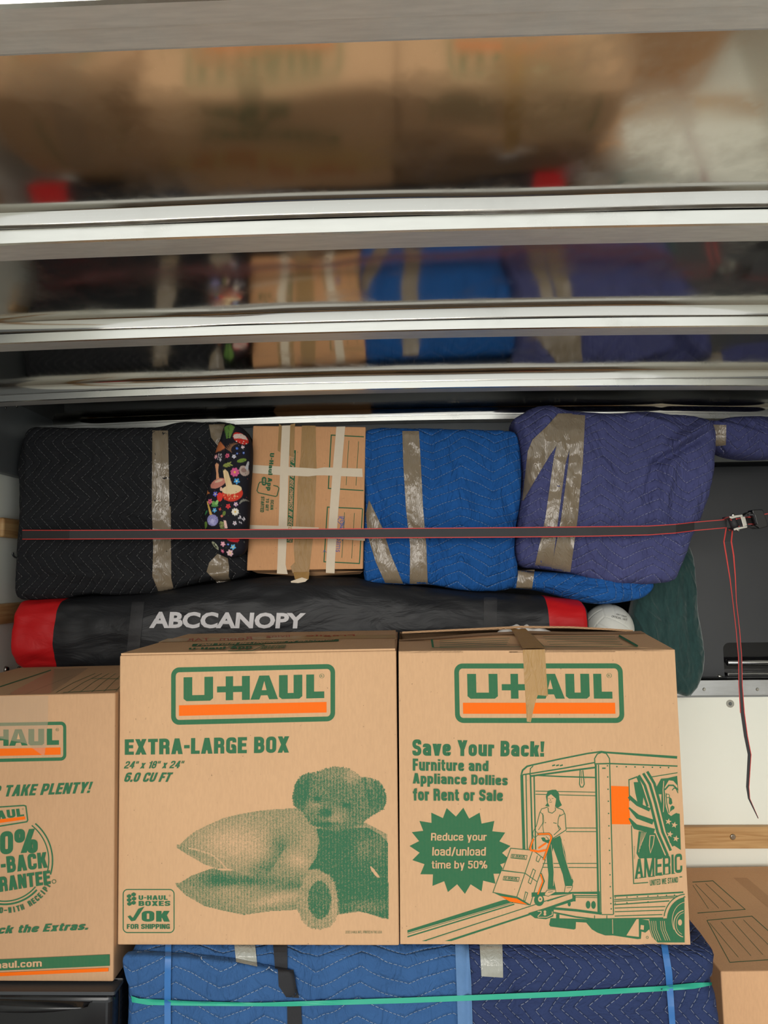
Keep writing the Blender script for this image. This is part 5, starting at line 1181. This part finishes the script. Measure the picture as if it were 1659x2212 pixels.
# ---- green cushion
t = thing('velvet_cushion', 'dark green velvet cushion standing right of the volleyball', 'cushion', None, P(1460, 1505, 2.22))
GP = bundle('cover', [(1358, 1300), (1400, 1230), (1470, 1175), (1484, 1170), (1496, 1200), (1498, 1240), (1503, 1310), (1513, 1365), (1519, 1410), (1517, 1452), (1505, 1485), (1487, 1505), (1468, 1500), (1430, 1490), (1372, 1480), (1360, 1400)], 2.29, .035, .05, M_VELVET, t, 3, wr=(.006, 7, 7), folds=[((1470, 1240), (1490, 1460), .012, -.008), ((1390, 1300), (1400, 1400), .03, .01)])
ring = [(1484, 1172), (1497, 1225), (1503, 1310), (1513, 1365), (1519, 1410), (1516, 1452), (1504, 1485), (1487, 1505)]
V, Fc = [], []; rr_ = resample(ring+ring[::-1], 4)  # piping along the seam
pts = [P(x, y, 2.288) for x, y in ring]; fine = []
for i in range(len(pts)-1):
    for k in range(8): fine.append(pts[i].lerp(pts[i+1], k/8))
for i, p in enumerate(fine):
    for k in range(8): a = 2*math.pi*k/8; V.append(p+Vector((math.cos(a)*.004, math.sin(a)*.004, 0)))
for i in range(len(fine)-1):
    for k in range(8): Fc.append((i*8+k, i*8+(k+1) % 8, (i+1)*8+(k+1) % 8, (i+1)*8+k))
mesh('piping', V, Fc, M_VELVET, t, True)

# ---- black case in the attic
yc = 2.43
t = thing('black_case', 'large matte black molded case standing in the attic behind the strap', 'case', None, P(1600, 1468, yc))
x0 = P(1420, 1300, yc).x; x1 = 1.40; z0 = ZA; z1 = P(1600, 1008, yc).z
rx0, rx1, rz0, rz1 = P(1562, 1400, yc).x, 1.40, P(1600, 1464, yc).z, P(1600, 1388, yc).z
shp = [(x0, z0), (rx0, z0)]+[(rx0+.022*(1-math.cos(math.radians(a))), rz1-.022*(1-math.sin(math.radians(a)))) for a in range(0, 91, 15)]+[(x1, rz1), (x1, z1), (x0, z1)]
n_ = len(shp); vv_ = [(x, yc, z) for x, z in shp]+[(x, yc+.5, z) for x, z in shp]
sh = mesh('shell', vv_, [tuple(range(n_)), tuple(range(n_, 2*n_))[::-1]]+[(i, (i+1) % n_, n_+(i+1) % n_, n_+i) for i in range(n_)], M_BLACKP, t); recalc(sh); box('handle_recess', rx0-.002, x1, yc+.05, yc+.5, z0, rz1, M_BLACKG, t)

cyl('grab_bar', (rx0+.015, yc+.012, P(1600, 1432, yc).z), (x1-.02, yc+.012, P(1600, 1432, yc).z), .011, M_CHROME, t, 20, bev=.002); box('lower_lip', rx0+.01, x1, yc-.002, yc+.05, z0+.001, z0+.012, M_CHROME, t, .003)
o = cyl('latch', P(1549, 1459, yc), P(1562, 1464, yc), .005, M_STEEL, t, 12); 
# black hook on the left wall
t = thing('wall_hook', 'small black hook on the left wall below the upper wooden rail', 'hook', None, P(36, 1200, 2.15))
V, Fc = [], []; pl = []
for i in range(25):
    a = math.radians(-60+250*i/24); pl.append(P(36, 1195, 2.12)+Vector((.0125*math.cos(-a), 0, .014*math.sin(-a))))
pl = [P(42, 1180, 2.12)]+pl
for i, p in enumerate(pl):
    for k in range(8): a = 2*math.pi*k/8; d = (pl[min(i+1, len(pl)-1)]-pl[max(i-1, 0)]).normalized(); s = d.cross(Vector((0, 1, 0))); V.append(p+s*math.cos(a)*.0028+Vector((0, 1, 0))*math.sin(a)*.0028)
for i in range(len(pl)-1):
    for k in range(8): Fc.append((i*8+k, i*8+(k+1) % 8, (i+1)*8+(k+1) % 8, (i+1)*8+k))
mesh('hook_rod', V, Fc, M_BLACKG, t, True)

# ---- ratchet strap
t = thing('ratchet_strap', 'black ratchet strap with red edges pulled tight across the upper row', 'strap', None, P(830, 1165, 1.94))
YS = 1.94
path = [(48, 1155, 2.02, 17), (150, 1155, YS, 16.5), (450, 1154, YS, 16.5), (800, 1152, YS, 17.5), (1100, 1150, YS, 18), (1280, 1148, YS, 18), (1400, 1146, YS+.01, 17), (1460, 1142, YS+.02, 16.5), (1500, 1137, 2.0, 16), (1570, 1131, 2.0, 15.5)]
def ribbon(name, path, ratio0, ratio1, mat, parent, off=0.0, n=10):
    V, Fc = [], []; m = 0
    for i in range(len(path)-1):
        for k in range(n if i < len(path)-2 else n+1):
            u = k/n; a = [path[i][j]*(1-u)+path[i+1][j]*u for j in range(len(path[0]))]
            dx, dy = path[i+1][0]-path[i][0], path[i+1][1]-path[i][1]; l = math.hypot(dx, dy)
            nx_, ny_ = (0, 1) if abs(dx) > abs(dy) else (-1, 0)
            h = a[3]/1.65
            for sgn in (ratio0, ratio1): V.append(P(a[0]+nx_*h*sgn, a[1]+ny_*h*sgn, a[2]-off))
            m += 1
    for i in range(m-1): Fc.append((2*i, 2*i+1, 2*i+3, 2*i+2))
    # back side 1.2 mm behind
    b = len(V); V += [v+Vector((0, .0014, 0)) for v in V]; Fc += [tuple(b+i for i in f[::-1]) for f in Fc]
    return mesh(name, V, Fc, mat, parent, False)
wb = ribbon('webbing', path, -.86, .86, M_STRAP, t); ribbon('red_edge', path, -1.02, -.84, M_STRAPRED, wb, .0006); ribbon('red_edge', path, .84, 1.02, M_STRAPRED, wb, .0006)
tail = [(1576, 1140, 1.995, 13), (1572, 1170, 1.985, 15), (1577, 1200, 1.985, 15), (1583, 1250, 1.985, 11), (1587, 1300, 1.985, 7), (1594, 1360, 1.985, 7), (1599, 1420, 1.985, 6.5), (1600, 1480, 1.985, 7), (1604, 1540, 1.985, 8), (1611, 1590, 1.985, 7.5), (1619, 1630, 1.985, 7), (1615, 1700, 1.985, 6), (1618, 1725, 1.985, 4), (1638, 1768, 1.985, 1.5)]
lt = ribbon('loose_tail', tail, -.8, .8, M_STRAP, t); ribbon('red_edge', tail, -1.02, -.7, M_STRAPRED, lt, .0006); ribbon('red_edge', tail[:9], .75, 1.02, M_STRAPRED, lt, .0006)
ribbon('anchor_webbing', [(1585, 1130, 2.0, 15), (1655, 1118, 2.0, 14), (1760, 1100, 2.0, 14), (1850, 1085, 2.0, 14)], -.86, .86, M_STRAP, t, -.012); 
ribbon('red_edge', [(1585, 1130, 2.0, 15), (1655, 1118, 2.0, 14), (1760, 1100, 2.0, 14), (1850, 1085, 2.0, 14)], -1.02, -.8, M_STRAPRED, t, -.011)
# ratchet: two side plates, spool, pawl plate, black handle
Z9 = lambda x, y: (1500+x/8.509, 1040+y/8.509)
def slab(name, pts, Y, th, mat, parent, bev=0):
    f = [P(*Z9(x, y), Y) for x, y in pts]; n = len(f); v = f+[p+Vector((0, th, 0)) for p in f]
    o = mesh(name, v, [tuple(range(n)), tuple(range(n, 2*n))[::-1]]+[(i, (i+1) % n, n+(i+1) % n, n+i) for i in range(n)], mat, parent); recalc(o)
    if bev: bevel(o, bev)
    return o
rt = slab('ratchet_frame', [(640, 640), (700, 640), (760, 625), (880, 610), (890, 645), (780, 660), (690, 685), (650, 670)], 1.955, .045, M_STEEL, t)
slab('side_plate', [(720, 870), (780, 850), (960, 820), (975, 835), (960, 850), (790, 885), (730, 900)], 1.955, .045, M_STEEL, rt)
slab('pawl_plate', [(850, 650), (930, 645), (972, 810), (900, 830), (870, 720)], 1.952, .004, M_STEEL, rt, .0006)
cyl('spool', P(*Z9(680, 660), 1.975), P(*Z9(760, 880), 1.975), .011, M_STRAP, rt)
for a, b_ in (((690, 605), (720, 640)), ((775, 905), (800, 870))):
    cyl('axle_nut', P(*Z9(*a), 1.968), P(*Z9(*b_), 1.968), .0065, M_STEEL, rt, 8, bev=.001)
slab('ratchet_handle', [(930, 610), (1010, 560), (1080, 545), (1090, 600), (1000, 605), (945, 620)], 1.958, .03, M_BLACKG, t, .001)
slab('ratchet_handle', [(960, 815), (1010, 825), (1120, 800), (1180, 830), (1180, 870), (1100, 840), (1000, 845)], 1.958, .03, M_BLACKG, t, .001)
slab('handle_grip', [(1065, 530), (1080, 520), (1250, 515), (1270, 540), (1340, 740), (1345, 830), (1200, 870), (1170, 830), (1120, 800), (1150, 780), (1110, 620), (1080, 590)], 1.95, .028, M_BLACKG, t, .002)
slab('handle_loop', [(1000, 600), (1090, 595), (1115, 620), (1160, 790), (1140, 800), (1090, 625), (1005, 620)], 1.953, .01, M_BLACKP, t, .0006)
for yy in (655, 780): slab('red_edge', [(985, yy), (1080, yy-5), (1085, yy+6), (990, yy+12)], 1.974, .002, M_STRAPRED, t)
for p in ([(655, 700), (700, 680), (780, 675), (785, 700), (680, 720)], [(730, 830), (830, 815), (830, 835), (740, 848)]): slab('red_edge', p, 1.966, .004, M_STRAPRED, t)

# ================================================================== LOWER BLANKET BUNDLE
def padded(name, x0, x1, y0, y1, z0, z1, mat, parent, rad=.035, wr=(.007, 5, 7), seed=0, folds=()):
    """rounded soft block, front and top wrinkled; uv in metres"""
    nx_, nz_, ny_ = 90, 70, 30; V, Fc, UV = [], [], []; idx = {}
    cx, cy, cz = (x0+x1)/2, (y0+y1)/2, (z0+z1)/2; hx, hy, hz = (x1-x0)/2, (y1-y0)/2, (z1-z0)/2
    def vert(a, b_, c_):
        k = (round(a, 5), round(b_, 5), round(c_, 5))
        if k in idx: return idx[k]
        p = Vector((a*hx, b_*hy, c_*hz)); q = Vector((max(-hx+rad, min(hx-rad, p.x)), max(-hy+rad, min(hy-rad, p.y)), max(-hz+rad, min(hz-rad, p.z))))
        d = p-q; 
        if d.length > 1e-6: p = q+d.normalized()*rad; nn = d.normalized()
        else: nn = Vector((0, -1, 0)) if b_ <= -1 else Vector((0, 0, 1))
        w = Vector((cx, cy, cz))+p
        dd = wr[0]*noise.fractal(Vector((w.x*wr[1]+seed, w.y*4, w.z*wr[2])), .9, 2.1, 4)
        for a2, b2, wd, h in folds:
            ab = Vector((b2.x-a2.x, b2.z-a2.z)); ap = Vector((w.x-a2.x, w.z-a2.z)); u = max(0, min(1, ap.dot(ab)/ab.length_squared)); dd += h*math.exp(-((ap-ab*u).length/wd)**2)
        w = w+nn*min(dd, .03)
        idx[k] = len(V); V.append(w); UV.append((w.x, w.z-(w.y-y0 if c_ >= 1 else 0)*-1.0)); return idx[k]
    def grid(f, n, m):
        for i in range(n):
            for j in range(m):
                Fc.append(tuple(vert(*f(-1+2*(i+a)/n, -1+2*(j+b_)/m)) for a, b_ in ((0, 0), (1, 0), (1, 1), (0, 1))))
    grid(lambda a, b_: (a, -1, b_), nx_, nz_); grid(lambda a, b_: (a, 1, b_), nx_, nz_)
    grid(lambda a, b_: (-1, a, b_), ny_, nz_); grid(lambda a, b_: (1, a, b_), ny_, nz_)
    grid(lambda a, b_: (a, b_, -1), nx_, ny_); grid(lambda a, b_: (a, b_, 1), nx_, ny_)
    o = mesh(name, V, Fc, mat, None, True); recalc(o); ul = o.data.uv_layers.new(name='UVMap')
    for lp in o.data.loops: ul.data[lp.index].uv = UV[lp.vertex_index]
    if parent is not None: adopt(parent, o)
    return o
ztop = f4[2].z*0 + P(560, 2042, Y1).z
YL = 1.462
t = thing('wrapped_dresser', 'wide blanket-wrapped load with teal and blue bands, under the two big boxes', 'bundle', None, (.04, 1.7, 0))
xm = P(1003, 2150, YL-.01).x; xa = P(268, 2130, YL).x; xb = P(1549, 2130, YL).x
fo = lambda *l: [(P(*a, YL), P(*b_, YL), w, h) for a, b_, w, h in l]
LB = padded('blue_blanket', xa, xm+.02, YL-.004, 1.94, .02, ztop-.001, Q_LOWBLUE, t, .03, folds=fo(((270, 2065), (560, 2085), .006, -.006), ((650, 2050), (700, 2200), .012, -.006), ((1000, 2050), (1010, 2210), .02, .004)))
LN = padded('navy_blanket', xm, xb+.004, YL-.010, 1.95, .02, ztop+.0005, Q_LOWNAVY, t, .034, seed=4, folds=fo(((1100, 2060), (1130, 2210), .01, -.007), ((1140, 2075), (1180, 2210), .01, .005), ((1440, 2140), (1540, 2128), .012, -.016), ((1250, 2100), (1330, 2110), .012, .006), ((1460, 2070), (1550, 2065), .01, .008)))
tk = bvh(LB, LN)
strip('light_blue_hem', [(983, 2038), (986, 2120), (989, 2212), (990, 2300)], [(1012, 2038), (1018, 2120), (1021, 2212), (1022, 2300)], tk, M_HEMBLUE, LB, off=.004, fallY=1.45)
# folded over corner of the blue blanket
fc_ = bundle('folded_corner', [(268, 2060), (290, 2058), (370, 2062), (480, 2070), (560, 2084), (605, 2092), (632, 2095), (640, 2120), (640, 2155), (560, 2160), (470, 2163), (370, 2160), (290, 2150), (276, 2120), (266, 2080)], 1.455, .012, .02, Q_LOWBLUE, t, 4, nseg=200, wr=(.002, 9, 9))
tk2 = bvh(fc_, LB, LN)
strip('black_hem', [(590, 2040), (594, 2092)], [(620, 2040), (621, 2094)], tk2, M_HEMBLACK, t, off=.004, fallY=1.45); strip('black_hem', [(600, 2093), (602, 2130), (618, 2154)], [(634, 2095), (640, 2130), (646, 2156)], tk2, M_HEMBLACK, t, off=.004, fallY=1.45); strip('black_hem', [(620, 2166), (622, 2300)], [(650, 2166), (656, 2300)], tk2, M_HEMBLACK, t, off=.004, fallY=1.45)
strip('tape', [(506, 2040), (510, 2078)], [(551, 2040), (556, 2088)], tk2, M_CLEAR, t, off=.003, fallY=1.45, n=20); o = strip('tape', [(1036, 2038), (1040, 2109)], [(1085, 2038), (1087, 2112)], tk2, M_CLEAR, t, off=.003, fallY=1.45, n=30); o['label'] = 'silvery crumpled tape patch'
def band(label, A, B, mat, tree, ends=None, hmm=None):
    t2 = thing('stretch_band', label, 'band', 'rubber bands round the wrapped load', P(A[0][0], A[0][1], 1.44))
    strip('band', A, B, tree, mat, t2, off=.006, fallY=1.44, n=90, m=3); return t2
tkb = bvh(fc_, LB, LN)
band('teal rubber band running across the wrapped load', [(283, 2151), (300, 2157), (420, 2163), (560, 2166), (880, 2155), (1230, 2141), (1430, 2130), (1500, 2123), (1538, 2122)], [(285, 2165), (320, 2171), (440, 2173), (620, 2174), (880, 2167), (1230, 2153), (1430, 2141), (1500, 2136), (1538, 2128)], M_BANDTEAL, tkb)
band('blue rubber band running up the left half of the wrapped load', [(357, 2040), (355, 2120), (355, 2300)], [(370, 2040), (369, 2120), (369, 2300)], M_BANDBLUE, tkb)
band('blue rubber band running up the right end of the wrapped load', [(1428, 2040), (1437, 2100), (1446, 2212), (1450, 2300)], [(1442, 2042), (1452, 2100), (1459, 2212), (1463, 2300)], M_BANDBLUE, tkb)

# ---- black appliance under the left box
ya = 1.425; zt_ = P(120, 2121, Y3).z-.001
t = thing('black_appliance', 'glossy black small fridge under the left box, cut by the frame', 'fridge', None, (-.9, 1.7, 0))
x1_ = P(243, 2180, ya).x
box('cabinet', -1.22, x1_-.002, ya+.045, 1.93, .01, zt_, M_BLACKG, t, .010, 4)
zd = P(120, 2150, ya).z
box('door', -1.22, x1_, ya, ya+.042, .03, zd, M_BLACKG, t, .014, 5)
box('top_trim', -1.22, x1_+.002, ya+.004, ya+.05, zd+.002, zt_-.004, M_BLACKP, t, .004, 3)
V, Fc = [], []; n = 40; g0, g1 = P(-80, 2190, ya).x, P(194, 2180, ya).x
for i in range(n+1):
    u = i/n; x = g0+(g1-g0)*u; h = .020*math.sin(math.pi*min(1, .15+u*.85))**.6+.002
    for (dy, dz) in ((0, 0), (-.010, -.004), (-.014, -h*.6), (-.006, -h), (0, -h)): V.append((x, ya+dy, zd-.006+dz-.006*u))
for i in range(n):
    for j in range(4): Fc.append((i*5+j, i*5+j+1, i*5+6+j, i*5+5+j))
mesh('grip_lip', V, Fc, M_BLACKG, t, True)
